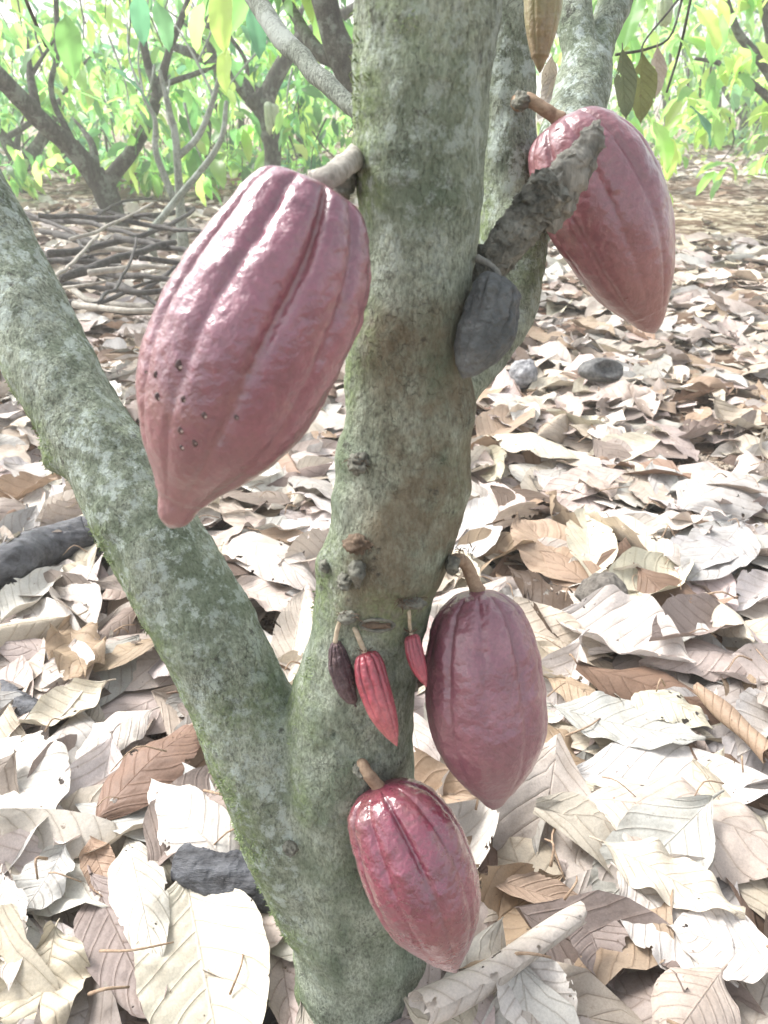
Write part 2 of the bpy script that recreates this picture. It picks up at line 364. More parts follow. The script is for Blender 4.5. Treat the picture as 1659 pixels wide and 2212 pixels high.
disp = .0045*low + .0022*midn + .0011*fin + .0018*moss*np.abs(fbm(TV, 240, 77, 2))
# wrinkled horizontal rings high on the trunk and at the base
ring = np.sin(TV[:, 2]*330 + 5*low + 3*fbm(TV, 25, 14, 2))
disp += np.where(own == 0, .0003*ring*(sstep(.76, .85, TV[:, 2]) + 3*(1-sstep(.05, .14, TV[:, 2]))), 0)
for (u, v, Yd, rad, amp) in ((625, 1835, .46, .016, .008), (770, 990, .50, .020, .010), (745, 1080, .49, .014, .006), (700, 1215, .49, .012, .006), (1115, 320, .66, .022, .012), (1120, 480, .66, .022, .010),
                             (1015, 880, .50, .018, .004), (1005, 1060, .49, .013, .003), (560, 1030, .58, .012, .004), (125, 990, .60, .016, .011), (850, 1275, .45, .030, .006), (430, 1100, .5, .02, .004), (505, 1640, .49, .013, .004)):
    c = at(u, v, Yd); d = np.linalg.norm(TV-c, axis=1); disp += amp*np.exp(-(d/rad)**2)
for (u, v, Yd, rad, amp) in ((555, 1300, .49, .006, .006), (720, 1590, .445, .004, .005), (560, 1450, .48, .005, .004)):
    c = at(u, v, Yd); d2 = (tu-u)**2 + (tv-v)**2; front = (TV-CP)@np.eye(3)[1] < Yd+.04
    disp -= np.where(front, amp*np.exp(-d2/(rad*2000)**2), 0)
TV2 = TV + TN*disp[:, None]
# unified normals after displacement
e1 = TV2[TF[:, 2]]-TV2[TF[:, 0]]; e2 = TV2[TF[:, 3]]-TV2[TF[:, 1]]; fn = np.cross(e1, e2); VN = np.zeros_like(TV2)
for k in range(4): np.add.at(VN, TF[:, k], fn)
VN /= np.linalg.norm(VN, axis=1)[:, None]+1e-12
fo = own[TF[:, 0]]; part_of = np.array([0, 1, 2, 3, 3, 3])[fo]
for k, nm in ((0, 'trunk'), (1, 'limb'), (2, 'limb'), (3, 'limb')):
    f = TF[part_of == k]; ids, inv = np.unique(f, return_inverse=True); f = inv.reshape(f.shape)
    o = mesh(nm, TV2[ids], f, M_BARK, root, attrs={'moss': moss[ids], 'brown': brown[ids], 'lichen': lich[ids]}, vnorm=VN[ids])
    if k == 1: o['label'] = 'thick lichen-spotted limb leaning to the left'
    if k == 2: o['label'] = 'rear stem rising behind the trunk'
    if k == 3: o['label'] = 'pale rear limb forking beside the upper pod'
r = np.random.default_rng(8); cand = np.where((moss*sstep(-.1, .45, fbm(TV, 30, 91, 3)) > .33) & (own < 2))[0]; pick = r.choice(cand, 3600)
VV, FF = [], []
for k, i in enumerate(pick):
    n_ = VN[i]; t_ = r.normal(0, 1, 3); t_ -= n_*np.dot(t_, n_); t_ /= np.linalg.norm(t_)+1e-9; b_ = np.cross(n_, t_); p_ = TV2[i] + t_*r.uniform(-.002, .002); L_ = r.uniform(.001, .0034)
    VV.append([p_-b_*.0005-n_*.0005, p_+b_*.0005-n_*.0005, p_+n_*L_*.7+t_*L_*.5+b_*.0003, p_+n_*L_+t_*L_*1.1]); FF.append([(4*k, 4*k+1, 4*k+2, 4*k+3)])
M_MOSS = plain_material('moss_blades', (.13, .18, .075), (.30, .38, .19), 40, .9, .2, .001)
tag(mesh('moss', np.array(VV).reshape(-1, 3), np.array(FF).reshape(-1, 4), M_MOSS, root), kind='stuff')
def rough_tube(C, R, k, amp, sc, seed):
    V, F = tube(C, R, k); return V, F
def displaced(V, amp, sc, seed, C=None):
    V = np.asarray(V, float); d = np.stack([fbm(V, sc, seed, 3), fbm(V, sc, seed+5, 3), fbm(V, sc, seed+9, 3)], 1); return V + amp*d
c, r = axes[-1]; V, F = tube(c, r, 14); o = mesh('limb', displaced(V, .003, 45, 3), F, M_BARK_PALE, root); o['label'] = 'thin pale limb slanting up behind the trunk'

# dead broken branch with its splinter
c, r = pxtube([(985, 690, 78, .535), (1035, 610, 82, .535), (1092, 530, 84, .535), (1150, 458, 88, .535), (1195, 412, 92, .535), (1208, 398, 88, .535)], 150)
V, F = tube(c, r, 80); V = displaced(V, .0045, 42, 4); V = displaced(V, .0036, 230, 6); V = displaced(V, .0016, 480, 16)
stub = mesh('broken_branch', V, F, M_DEADWOOD, root)
parts = []
for (pts, k) in (([(1160, 470, 92, .54), (1215, 400, 92, .541), (1252, 345, 74, .543), (1284, 298, 44, .545), (1298, 262, 8, .546)], 14),
                 ([(1200, 450, 44, .54), (1240, 395, 32, .541), (1262, 365, 20, .542), (1300, 330, 4, .545)], 8),
                 ([(1165, 405, 22, .53), (1178, 385, 14, .53), (1172, 372, 3, .53)], 6), ([(1195, 425, 30, .525), (1207, 398, 22, .525), (1222, 378, 5, .527)], 6)):
    c, r = pxtube(pts, 70); parts.append(tube(c, r, k*3))
V, F = join(parts); V = displaced(V, .005, 60, 14); V = displaced(V, .0042, 170, 6); V = displaced(V, .0012, 420, 26)
mesh('splinter', V, F, M_SPLINTER, stub)

# lumps, scars and fibres on the bark
def lump(u, v, Yd, ru, rv, ry, mat, name, seed, amp=.35, tip=None):
    c = at(u, v, Yd); s = dep(c)/FPX
    n, k = 26, 30; th = np.linspace(0.02, math.pi-.02, n); ph = np.linspace(0, 2*math.pi, k, endpoint=False)
    V = np.array([[math.sin(a)*math.cos(b), math.sin(a)*math.sin(b), math.cos(a)] for a in th for b in ph])
    V *= (1 + amp*fbm(V, 2.3, seed, 3))[:, None]
    if tip is not None:
        lo = np.clip(-V[:, 2], 0, 2); V[:, 0] *= 1-.55*np.clip(lo, 0, 1); V[:, 1] *= 1-.55*np.clip(lo, 0, 1); V[:, 2] -= tip*lo**2
    V = c + V*np.array([ru*s, ry, rv*s])
    F = [(i*k+j, (i+1)*k+j, (i+1)*k+(j+1) % k, i*k+(j+1) % k) for i in range(n-1) for j in range(k)] + [tuple(range(k)), tuple(range((n-1)*k, n*k))[::-1]]
    return mesh(name, V, F, mat, root)
def surfY(u, v, k=None):                                   # world Y of the bark facing the camera at a photo pixel
    d = (tu-u)**2 + (tv-v)**2; i = np.argsort(d)[:60]; return float(TV2[i, 1].min())
lump(772, 1235, surfY(772, 1235)-.003, 19, 26, .010, M_KNOT, 'withered_bud', 3, .3, .7)
lump(745, 1255, surfY(745, 1255), 17, 15, .008, M_KNOT, 'flower_cushion', 13, .5)
lump(770, 1175, surfY(770, 1175), 26, 18, .008, M_FIBRE, 'flower_cushion', 23, .6)
lump(702, 1222, surfY(705, 1222), 12, 14, .007, M_KNOT, 'flower_cushion', 33, .4)
lump(888, 1302, surfY(888, 1302), 30, 12, .006, M_KNOT, 'flower_cushion', 43, .5)
lump(752, 1332, surfY(752, 1332), 22, 13, .007, M_KNOT, 'flower_cushion', 53, .5)
lump(775, 1000, surfY(775, 1000), 22, 22, .010, M_KNOT, 'flower_cushion', 63, .6)
lump(780, 1660, surfY(780, 1660), 16, 18, .008, M_KNOT, 'flower_cushion', 73, .5)
lump(628, 1832, surfY(628, 1832), 16, 14, .007, M_KNOT, 'flower_cushion', 83, .5)
lump(740, 395, surfY(790, 395)+.02, 26, 30, .014, M_KNOT, 'flower_cushion', 93, .5)
lump(1128, 218, .665, 20, 18, .010, M_KNOT, 'flower_cushion', 103, .5)
lump(978, 1222, surfY(968, 1222), 14, 22, .008, M_KNOT, 'flower_cushion', 113, .5)
# eye-shaped branch scar: two lips round a sunken centre
y0 = surfY(815, 1350) - .0005
lip = []
for k in range(25):
    a = 2*math.pi*k/24; lip.append(list(at(815+36*math.cos(a)+0, 1350+13*math.sin(a)*abs(math.sin(a))**.3, y0+.002*abs(math.cos(a)))) )
c = np.array(lip); V, F = tube(c, np.full(25, .0013), 10, False); mesh('branch_scar', displaced(V, .0012, 200, 3), F, M_KNOT, root)
lump(815, 1350, y0+.0015, 30, 9, .003, M_FIBRE, 'branch_scar', 5, .4)
# fibre tufts at the cushions
for (u, v, n, seed) in ((888, 1302, 46, 1), (775, 1180, 30, 2), (770, 1000, 26, 3), (1000, 1190, 16, 4), (752, 1335, 18, 5)):
    r0 = random.Random(seed); parts = []
    for i in range(n):
        a = r0.uniform(-25, 25); b = r0.uniform(-9, 9); L = r0.uniform(6, 20); yy = surfY(min(u+a, 985), v+b)
        d = r0.uniform(0, 2*math.pi)
        c, r = pxtube([(u+a, v+b, 2.4, yy), (u+a+.5*L*math.cos(d), v+b+.5*L*math.sin(d)-2, 1.8, yy-.004), (u+a+L*math.cos(d), v+b+L*math.sin(d)+2, .8, yy-.006)], 6)
        parts.append(tube(c, r, 4))
    V, F = join(parts); mesh('fibre_tuft', V, F, M_FIBRE, root)

# ------------------------------------------------------------------ cacao pods
def pod(label, top, tip, Y0, Y1, prof, mat, bend=0.0, rib=.045, wart=.0008, seed=1, stalk=None, stalkmat=None, stalkw=24, group='cacao pods on the front tree', twist=0.0, nphi=180, nlen=190, name='cacao_pod', tipcol=.0, phase=0., shrivel=0.0, lean=0.0):
    A, B = at(*top, Y0), at(*tip, Y1); ax = B-A; L = np.linalg.norm(ax); T = ax/L
    side = np.cross(T, FW); side /= np.linalg.norm(side)                 # across the picture
    if np.dot(side, RT) < 0: side = -side
    nrm = np.cross(side, T)
    pr = np.array(prof); t = np.concatenate([np.linspace(0, .10, 36)[:-1], np.linspace(.10, .9, nlen-70), np.linspace(.9, 1, 36)[1:]])
    # smooth profile in px
    rp = np.interp(t, pr[:, 0], pr[:, 1]); k = np.ones(5)/5
    for _ in range(3): rp[3:-3] = np.convolve(rp, k, 'same')[3:-3]
    vd = (A+B)/2-CP; vd /= np.linalg.norm(vd); cs = abs(np.dot(T, vd)); Lp = math.dist(top, tip)    # fit the girth so that the outline seen from the camera's side is the profile
    xs = np.linspace(0, 1, 400); hx_ = np.interp(xs, t, rp); lo, hi = np.zeros(len(t)), rp.copy()
    for _ in range(22):
        md_ = (lo+hi)/2; q = (xs[None]-t[:, None])*Lp/np.maximum(md_*cs, 1e-6)[:, None]; w_ = md_[:, None]*np.sqrt(np.clip(1-q*q, 0, 1))
        ok = (w_ <= hx_[None]*1.01+.6).all(1) & (t*Lp >= md_*cs*.55-2) & ((1-t)*Lp >= md_*cs*.8-2); lo = np.where(ok, md_, lo); hi = np.where(ok, hi, md_)
    rp = np.maximum(lo, .3)
    for _ in range(2): rp[3:-3] = np.convolve(rp, k, 'same')[3:-3]
    s = np.interp(t, [0, 1], [dep(A), dep(B)])/FPX; R = rp*s*.995
    ph = np.linspace(0, 2*math.pi, nphi, endpoint=False)
    P = ph[None] + twist*t[:, None] + phase
    fade = sstep(0, .06, t)*(1-sstep(.80, .97, t)) + .25*(1-sstep(.05, .12, t))
    rid = np.abs(np.cos(P*5))**.8                                         # ten ridges, alternate furrows deeper
    deep = np.maximum(0, -np.cos(P*5*1.0 + .0))
    groove = np.clip(1-np.abs(np.sin(P*5+math.pi/2))/.55, 0, 1)**1.3; main = np.clip(np.cos(P*5/1.0), 0, 1)
    g2 = np.clip(1-np.abs(np.sin((P-math.pi/10)*2.5))/.26, 0, 1)**1.3
    fade = fade*(.50 + .90*(1-sstep(.12, .62, t)))
    mod = 1 + rib*fade[:, None]*(1.1*rid - .75 - .55*groove) - rib*.75*fade[:, None]*g2
    C = A + ax*t[:, None] + side*(bend*dep(A)/FPX*np.sin(math.pi*t)**1.0 + lean*dep(A)/FPX*np.exp(-((t-.20)/.19)**2))[:, None]
    # shoulders rise round the stalk
    dim = .020*L*np.exp(-(t/.03)**2)
    V = C[:, None] + (R[:, None]*mod)[:, :, None]*(np.cos(ph)[None, :, None]*side + np.sin(ph)[None, :, None]*nrm)
    V = V + (T*1.0)[None, None]*dim[:, None, None]
    N = np.cos(ph)[None, :, None]*side + np.sin(ph)[None, :, None]*nrm + 0*V
    V = V.reshape(-1, 3); N = N.reshape(-1, 3); tt = np.repeat(t, nphi)
    wn = np.clip(fbm(V, 75, seed, 2), -.2, 1); w2 = fbm(V, 210, seed+3, 2)
    V = V + N*((wart*(1.3*wn+.6*w2))*(sstep(.0, .05, tt)*(1.25-tt)*(1-sstep(.93, 1, tt))))[:, None] + N*(.0022*fbm(V, 22, seed+8, 2)*(1-sstep(.9, 1, tt)))[:, None]
    if shrivel: V = V + N*(shrivel*(fbm(V, 60, seed+21, 3)-.2)*(1-sstep(.95, 1, tt)))[:, None]
    n = len(t); ii, jj = np.meshgrid(np.arange(n-1), np.arange(nphi), indexing='ij'); j2 = (jj+1) % nphi
    F = np.stack([ii*nphi+jj, ii*nphi+j2, (ii+1)*nphi+j2, (ii+1)*nphi+jj], -1).reshape(-1, 4)[:, ::-1]
    # normal direction check: outward
    f0 = F[len(F)//2]; nn = np.cross(V[f0[1]]-V[f0[0]], V[f0[2]]-V[f0[0]])
    if np.dot(nn, N[f0[0]]) < 0: F = F[:, ::-1]
    rt = empty(name, tuple(A), label, 'cacao pod', group)
    fur = (g2*fade[:, None]).ravel()
    o = mesh('husk', V, F, mat, rt, attrs={'furrow': fur, 'tipcol': np.clip(sstep(.45, 1.0, tt + .12*fbm(V, 30, seed+40, 3))*tipcol, 0, 1)})
    if stalk:
        q = np.array([list(at(u, v, y)) for u, v, y in stalk] ); q = np.vstack([q, A + T*L*.03])
        c = cr(q, 26); w = stalkw*.5*dep(A)/FPX; r = w*(1 + .45*np.exp(-np.linspace(0, 6, 26)) + .30*np.exp(-np.linspace(7, 0, 26)))
        V2, F2 = tube(c, r, 18); mesh('stalk', displaced(V2, w*.22, 160, seed), F2, stalkmat or M_STALK, rt)
    rt['_V'] = 0; del rt['_V']
    return rt, o, V

RED_BIG = pod_material('dusky_red_pod', ((.125, .027, .052), (.185, .043, .074), (.245, .085, .115), (.24, .10, .095), (.25, .13, .125)), 1.0, .36, .40)
RED_DARK = pod_material('purplish_red_pod', ((.125, .036, .060), (.185, .056, .084), (.25, .105, .130), (.17, .062, .08), (.23, .122, .13)), .8, .40, .42)
RED_GLOSS = pod_material('glossy_crimson_pod', ((.11, .013, .036), (.17, .025, .052), (.235, .056, .082), (.10, .02, .036), (.24, .095, .09)), 1.0, .25, .42)
RED_BACK = pod_material('brick_red_pod', ((.14, .038, .052), (.19, .054, .070), (.24, .083, .097), (.15, .045, .055), (.23, .115, .09)), .9, .36, .28)
RED_BRIGHT = pod_material('bright_red_young_pod', ((.22, .028, .046), (.32, .052, .072), (.44, .13, .135), (.18, .025, .045), (.36, .14, .11)), .2, .42, .4, .45)
PURPLE_DRY = pod_material('withered_purple_pod', ((.05, .028, .035), (.09, .055, .06), (.16, .11, .11), (.04, .02, .03), (.07, .04, .045)), .05, .6, .9, .5)
GREEN_RED = pod_material('green_and_red_pod', ((.20, .23, .08), (.22, .17, .08), (.21, .12, .075), (.20, .22, .08), (.18, .20, .09)), .3, .4, .4, .3, (.19, .24, .08))
PALE_GREEN = pod_material('pale_green_pod', ((.28, .36, .20), (.36, .44, .27), (.44, .50, .34), (.30, .38, .2), (.36, .42, .28)), .2, .45, .4)

big, bigh, bigV = pod('largest red pod, hanging left of the trunk in front of the mossy limb', (688, 374), (365, 1140), .43, .375,
    [(0, 20), (.008, 62), (.03, 104), (.08, 136), (.12, 152), (.2, 179), (.3, 197), (.43, 205), (.55, 197), (.65, 179), (.72, 156), (.79, 121), (.86, 76), (.92, 48), (.96, 39), (.985, 28), (1, 1)],
    RED_BIG, 0, .058, .0011, 11, [(774, 338, .535), (745, 356, .48), (716, 380, .432)], M_STALK_STUB, 50, tipcol=.7, phase=.25, lean=22)
rp_, rph, rpV = pod('plump purplish-red pod hanging right of the trunk, its tip just above the ground leaves', (1030, 1262), (1068, 1750), .50, .425,
    [(0, 8), (.01, 26), (.03, 46), (.08, 76), (.16, 102), (.3, 123), (.48, 131), (.6, 129), (.7, 118), (.8, 91), (.88, 58), (.94, 30), (.975, 20), (1, 1)],
    RED_DARK, 0, .034, .0013, 22, [(972, 1222, .505), (990, 1208, .50), (1010, 1225, .50)], M_STALK, 27, tipcol=.6, phase=.1)
lp, lph, lpV = pod('glossy crimson pod hanging lowest, over the foot of the trunk', (812, 1688), (985, 2102), .432, .355,
    [(0, 12), (.01, 38), (.03, 56), (.08, 79), (.15, 96), (.25, 110), (.36, 118), (.5, 121), (.62, 114), (.73, 99), (.82, 75), (.9, 48), (.96, 22), (1, 1)],
    RED_GLOSS, 14, .050, .0012, 33, [(772, 1662, .458), (780, 1650, .44), (795, 1672, .432)], M_STALK, 25, tipcol=.55, phase=.45)
up_, uph, upV = pod('brick-red pod behind the broken branch at upper right', (1205, 246), (1415, 720), .66, .62,
    [(0, 12), (.01, 40), (.03, 62), (.08, 90), (.15, 109), (.25, 122), (.4, 128), (.5, 124), (.62, 112), (.72, 96), (.8, 79), (.88, 54), (.94, 34), (.98, 18), (1, 1)],
    RED_BACK, 12, .042, .0011, 44, [(1118, 222, .685), (1140, 215, .665), (1170, 232, .66)], M_STALK, 27, tipcol=.5, phase=.3)
dp, dph, dpV = pod('blackened dried-up pod hanging against the broken branch', (1080, 592), (1000, 818), .50, .47,
    [(0, 8), (.02, 26), (.08, 42), (.2, 56), (.4, 62), (.6, 60), (.75, 52), (.87, 36), (.95, 22), (1, 1)],
    M_DRYPOD, 14, .045, .0022, 55, [(1030, 558, .51), (1052, 568, .505), (1072, 585, .502)], M_STALK_GREY, 13, shrivel=.0024)
yr, yrh, _ = pod('small bright red young pod, the larger of two red ones on the trunk', (787, 1405), (858, 1612), .452, .415,
    [(0, 6), (.02, 17), (.06, 25), (.15, 32), (.3, 36), (.5, 36), (.65, 32), (.8, 22), (.9, 12), (.96, 6), (1, .6)],
    RED_BRIGHT, -6, .085, .0005, 66, [(764, 1350, .462), (768, 1362, .455), (778, 1385, .453)], M_STALK_PALE, 10.5, nphi=120, nlen=130)
ys, ysh, _ = pod('smallest bright red young pod, squeezed between trunk and plump pod', (888, 1368), (921, 1484), .46, .435,
    [(0, 5), (.03, 13), (.1, 18), (.3, 21), (.5, 20), (.7, 16), (.85, 9), (.95, 4), (1, .5)],
    RED_BRIGHT, -4, .07, .0004, 77, [(882, 1312, .462), (884, 1330, .458), (885, 1350, .459)], M_STALK_PALE, 7.5, nphi=100, nlen=110)
yd, ydh, _ = pod('small withered dark purple pod hanging left of the bright red young pod', (723, 1383), (769, 1527), .456, .445,
    [(0, 6), (.04, 14), (.1, 18), (.25, 23), (.45, 27), (.65, 25), (.8, 18), (.92, 10), (1, 2)],
    PURPLE_DRY, -9, .08, .0008, 88, [(741, 1325, .466), (736, 1338, .458), (728, 1362, .457)], M_STALK_PALE, 9, nphi=100, nlen=110, shrivel=.003)
pod('green and red pod hanging above the upper right pod, its top out of sight', (1172, -190), (1166, 158), .64, .62,
    [(0, 8), (.02, 26), (.1, 40), (.3, 50), (.5, 48), (.65, 42), (.8, 28), (.9, 16), (.97, 7), (1, 1)], GREEN_RED, 3, .05, .0006, 99, [(1150, -235, .68), (1165, -215, .65)], M_STALK, 14, nphi=100, nlen=110)
# dry calyx hairs on the young pods
for (rt, u, v, y, s) in ((yr, 787, 1407, .452, 9), (ys, 887, 1366, .459, 8)):
    parts = []
    for i in range(9):
        a = 2*math.pi*i/9; c, r = pxtube([(u, v, 3, y), (u+1.2*s*math.cos(a), v-3+.3*s*math.sin(a), 2.6, y-.004*math.sin(a)), (u+2.0*s*math.cos(a), v-9+.4*s*math.sin(a), .9, y-.006*math.sin(a))], 6); parts.append(tube(c, r, 5))
    V, F = join(parts); mesh('calyx', V, F, M_FIBRE, rt)
# sunken scars on the largest pod
def on_pod(V, u, v):
    pu, pv = proj(V); d = (pu-u)**2+(pv-v)**2; i = np.argsort(d)[:14]; return V[i[np.argmin(((V[i]-CP)@FW))]]
M_SCAR = plain_material('dark_pod_scar', (.03, .015, .015), (.10, .05, .045), 400, .35, .3, .001, .5)
M_SCARP = plain_material('pale_scar_centre', (.42, .32, .28), (.62, .52, .46), 400, .4, .3, .001, .5)
for (u, v, s) in ((312, 802, 7), (336, 806, 7), (390, 800, 9), (334, 862, 8), (388, 866, 9), (442, 906, 9), (506, 906, 7), (380, 934, 8), (385, 962, 7.5), (428, 966, 8)):
    sr = random.Random(u); u += sr.uniform(-5, 5); v += sr.uniform(-6, 6); s *= sr.uniform(.55, 1.15)
    p = on_pod(bigV, u, v); r = s*dep(p)/FPX; d = CP-p; d /= np.linalg.norm(d)
    th = np.linspace(0, math.pi, 9); k = 14; ph = np.linspace(0, 2*math.pi, k, endpoint=False); a = np.cross(d, UP); a /= np.linalg.norm(a); b = np.cross(d, a)
    def ball(c, r, fl): 
        V = np.array([c + r*(math.sin(x)*(math.cos(y)*a+math.sin(y)*b) + fl*math.cos(x)*d) for x in np.linspace(.01, math.pi-.01, 9) for y in ph])
        return V, [(i*k+j, i*k+(j+1) % k, (i+1)*k+(j+1) % k, (i+1)*k+j) for i in range(8) for j in range(k)]
    V, F = ball(p, r, .45); V = p + (V-p)*(1+.45*fbm((V-p)/r, 1.1, int(u), 2))[:, None]*np.array([1, 1, sr.uniform(.8, 1.6)]); o = mesh('scar', V, F, M_SCAR, big)
    V, F = ball(p + d*r*.3 + b*r*.35 - a*r*.25, r*sr.uniform(.25, .5), .5); mesh('scar_centre', V, F, M_SCARP, o)

# ------------------------------------------------------------------ dry leaves
def leaf_shape(L, W, ns, nt, fold=.15, bend=.3, cross=.3, wave=.05, seed=0, roll=0.0, twist=0.0, holes=.0, ragged=.05, stalk=True):
    """One leaf lying along +X from its stalk at the origin; returns verts, faces, uv."""
    r = np.random.default_rng(seed)
    t = np.linspace(0, 1, nt); s = np.linspace(-1, 1, ns)
    w = np.sin(math.pi*np.clip(t, 0, 1)**.86)**.80; w = w*(1-.55*sstep(.86, .97, t))*(.48+.52*sstep(0, .26, t)) + .006; w[-1] = .004
    T, Sg = np.meshgrid(t, s, indexing='ij'); Wd = w[:, None]*W*.5
    P3 = np.stack([T.ravel()*3+seed, Sg.ravel()*.2+np.sign(Sg.ravel())*5, np.zeros(T.size)], 1)
    rag = 1 + ragged*fbm(P3, 3.5, seed, 3).reshape(T.shape)*(np.abs(Sg) > .6)
    y = Sg*Wd*rag
    # cross section: fold at midrib and curl round the length
    if roll > 0:
        ang = (Sg+1)*roll + .3*T + .12*fbm(P3, 1.6, seed+2, 2).reshape(T.shape); Rr = W/6.3*(.62+.42*(Sg+1)/2)*(1+.10*np.sin(T*7+seed))*(.80+.20*np.sin(math.pi*np.clip(T*.9+.06, 0, 1)))
        y = Rr*np.sin(ang); z = -Rr*np.cos(ang) + .004*np.sin(T*5); T = T + .09*fbm(P3*np.array([.3, 14, 1]), 1.0, seed+4, 3).reshape(T.shape)*np.abs(2*T-1)**2; y = y*(1.18-.42*T)*(1+.08*np.sin(9*T+2)); z = z*(1.10-.38*T)*(1+.07*np.sin(7*T))
    else:
        a = cross*Sg*1.2; z = Wd*(np.abs(Sg)*fold + cross*Sg**2*.8); y = y*np.cos(np.abs(Sg)*cross*.7)
        f1, f2, p1, p2 = r.uniform(3, 6), r.uniform(6, 11), r.uniform(0, 6), r.uniform(0, 6)
        z = z + wave*W*(np.sin(f1*T*math.pi+p1+Sg*1.2)*np.abs(Sg)**1.5 + .5*np.sin(f2*T*math.pi+p2)*Sg**2*np.sign(Sg+.3))
        z = z + wave*W*.8*fbm(np.stack([T.ravel()*L*1., Sg.ravel()*W*.5, np.full(T.size, seed*.37)], 1), 14, seed+3, 2).reshape(T.shape)
        z = z + .022*W*np.abs(((T-.24*np.abs(Sg)**1.25)*8.5 + .42*(Sg > 0)) % 1 - .5)*(np.abs(Sg) > .03)   # quilting between side veins
    # lengthwise bend
    if abs(bend) > 1e-4:
        R = L/bend; th = T*bend - bend*.5; x = R*np.sin(th) + R*math.sin(bend*.5) - z*np.sin(th); z = z*np.cos(th) + R*np.cos(bend*.5) - R*np.cos(th) + 0
        z = -z + 2*z if bend > 0 else z
    else: x = T*L
    if twist:
        ta = twist*(T-.4); y, z = y*np.cos(ta)-z*np.sin(ta), y*np.sin(ta)+z*np.cos(ta)
    V = np.stack([x.ravel(), y.ravel(), z.ravel()], 1); uv = np.stack([(Sg.ravel()+1)/2, T.ravel()], 1)
    keep = np.ones((nt-1, ns-1), bool)
    if holes > 0:
        tc = (t[1:]+t[:-1])/2; sc = (s[1:]+s[:-1])/2; TT, SS = np.meshgrid(tc, sc, indexing='ij')
        q = fbm(np.stack([TT.ravel()*L*1.0, SS.ravel()*W*.5, np.full(TT.size, seed*1.7)], 1), 34, seed+9, 2).reshape(TT.shape)
        edge = sstep(.55, 1.0, np.abs(SS)) + sstep(.85, 1.0, TT)*.7
        keep = q + .42*edge < .80 - holes*.42
        keep |= np.abs(SS) < 2.2/ns
    ii, jj = np.where(keep); F = np.stack([ii*ns+jj, ii*ns+jj+1, (ii+1)*ns+jj+1, (ii+1)*ns+jj], 1)[:, ::-1]
    # faces counter-clockwise from above
    n = np.cross(V[F[0][1]]-V[F[0][0]], V[F[0][2]]-V[F[0][0]])
    if n[2] < 0: F = F[:, ::-1]
    if stalk and nt > 12:
        c = np.stack([np.linspace(.02*L, -.075*L, 6), .01*L*np.linspace(0, 1, 6)**2, np.zeros(6)], 1); zc = V[ns//2, 2]; c[:, 2] = zc - .02*L*np.linspace(0, 1, 6)**2
        c[:, 0] += V[ns//2, 0]; v2, f2 = tube(c, np.linspace(.0026, .0018, 6)*L/.22, 4, False); o = len(V)
        F = np.vstack([F, np.array(f2)+o]); V = np.vstack([V, v2]); uv = np.vstack([uv, np.full((len(v2), 2), .5)])
    return V, F, uv

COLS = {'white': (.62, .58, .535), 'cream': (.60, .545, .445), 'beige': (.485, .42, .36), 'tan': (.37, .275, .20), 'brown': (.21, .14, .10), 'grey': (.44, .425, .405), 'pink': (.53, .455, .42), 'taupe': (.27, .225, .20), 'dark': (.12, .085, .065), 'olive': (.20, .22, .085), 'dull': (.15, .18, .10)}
CN = {'white': 'whitish', 'cream': 'cream', 'beige': 'beige', 'tan': 'tan', 'brown': 'dark brown', 'grey': 'greyish', 'pink': 'pinkish', 'taupe': 'taupe', 'dark': 'blackish brown'}
def jit(c, r, a=.10):
    k = 1 + r.uniform(-a, a); return tuple(min(.8, max(.01, x*k*(1+r.uniform(-.03, .03)))) for x in c)

# height field the leaves pile up on
HX0, HY0, HC = -4.0, -.2, .02
HN, HM = 400, 420
hx, hy = np.meshgrid(HX0+HC*(np.arange(HN)+.5), HY0+HC*(np.arange(HM)+.5), indexing='ij')
H = ground_z(hx.ravel(), hy.ravel()).reshape(HN, HM)
def rest(Vw, pct=80, upd=True, maxlift=.16):
    i = np.clip(((Vw[:, 0]-HX0)/HC).astype(int), 0, HN-1); j = np.clip(((Vw[:, 1]-HY0)/HC).astype(int), 0, HM-1)
    g = H[i, j]-Vw[:, 2]; dz = min(np.percentile(g, pct), maxlift) + .0015
    if upd: np.maximum.at(H, (i, j), np.minimum(Vw[:, 2]+dz, H[i, j]+.03))
    return dz
def rot(yaw, pitch, roll): return np.array((Matrix.Rotation(yaw, 3, 'Z') @ Matrix.Rotation(pitch, 3, 'Y') @ Matrix.Rotation(roll, 3, 'X')))

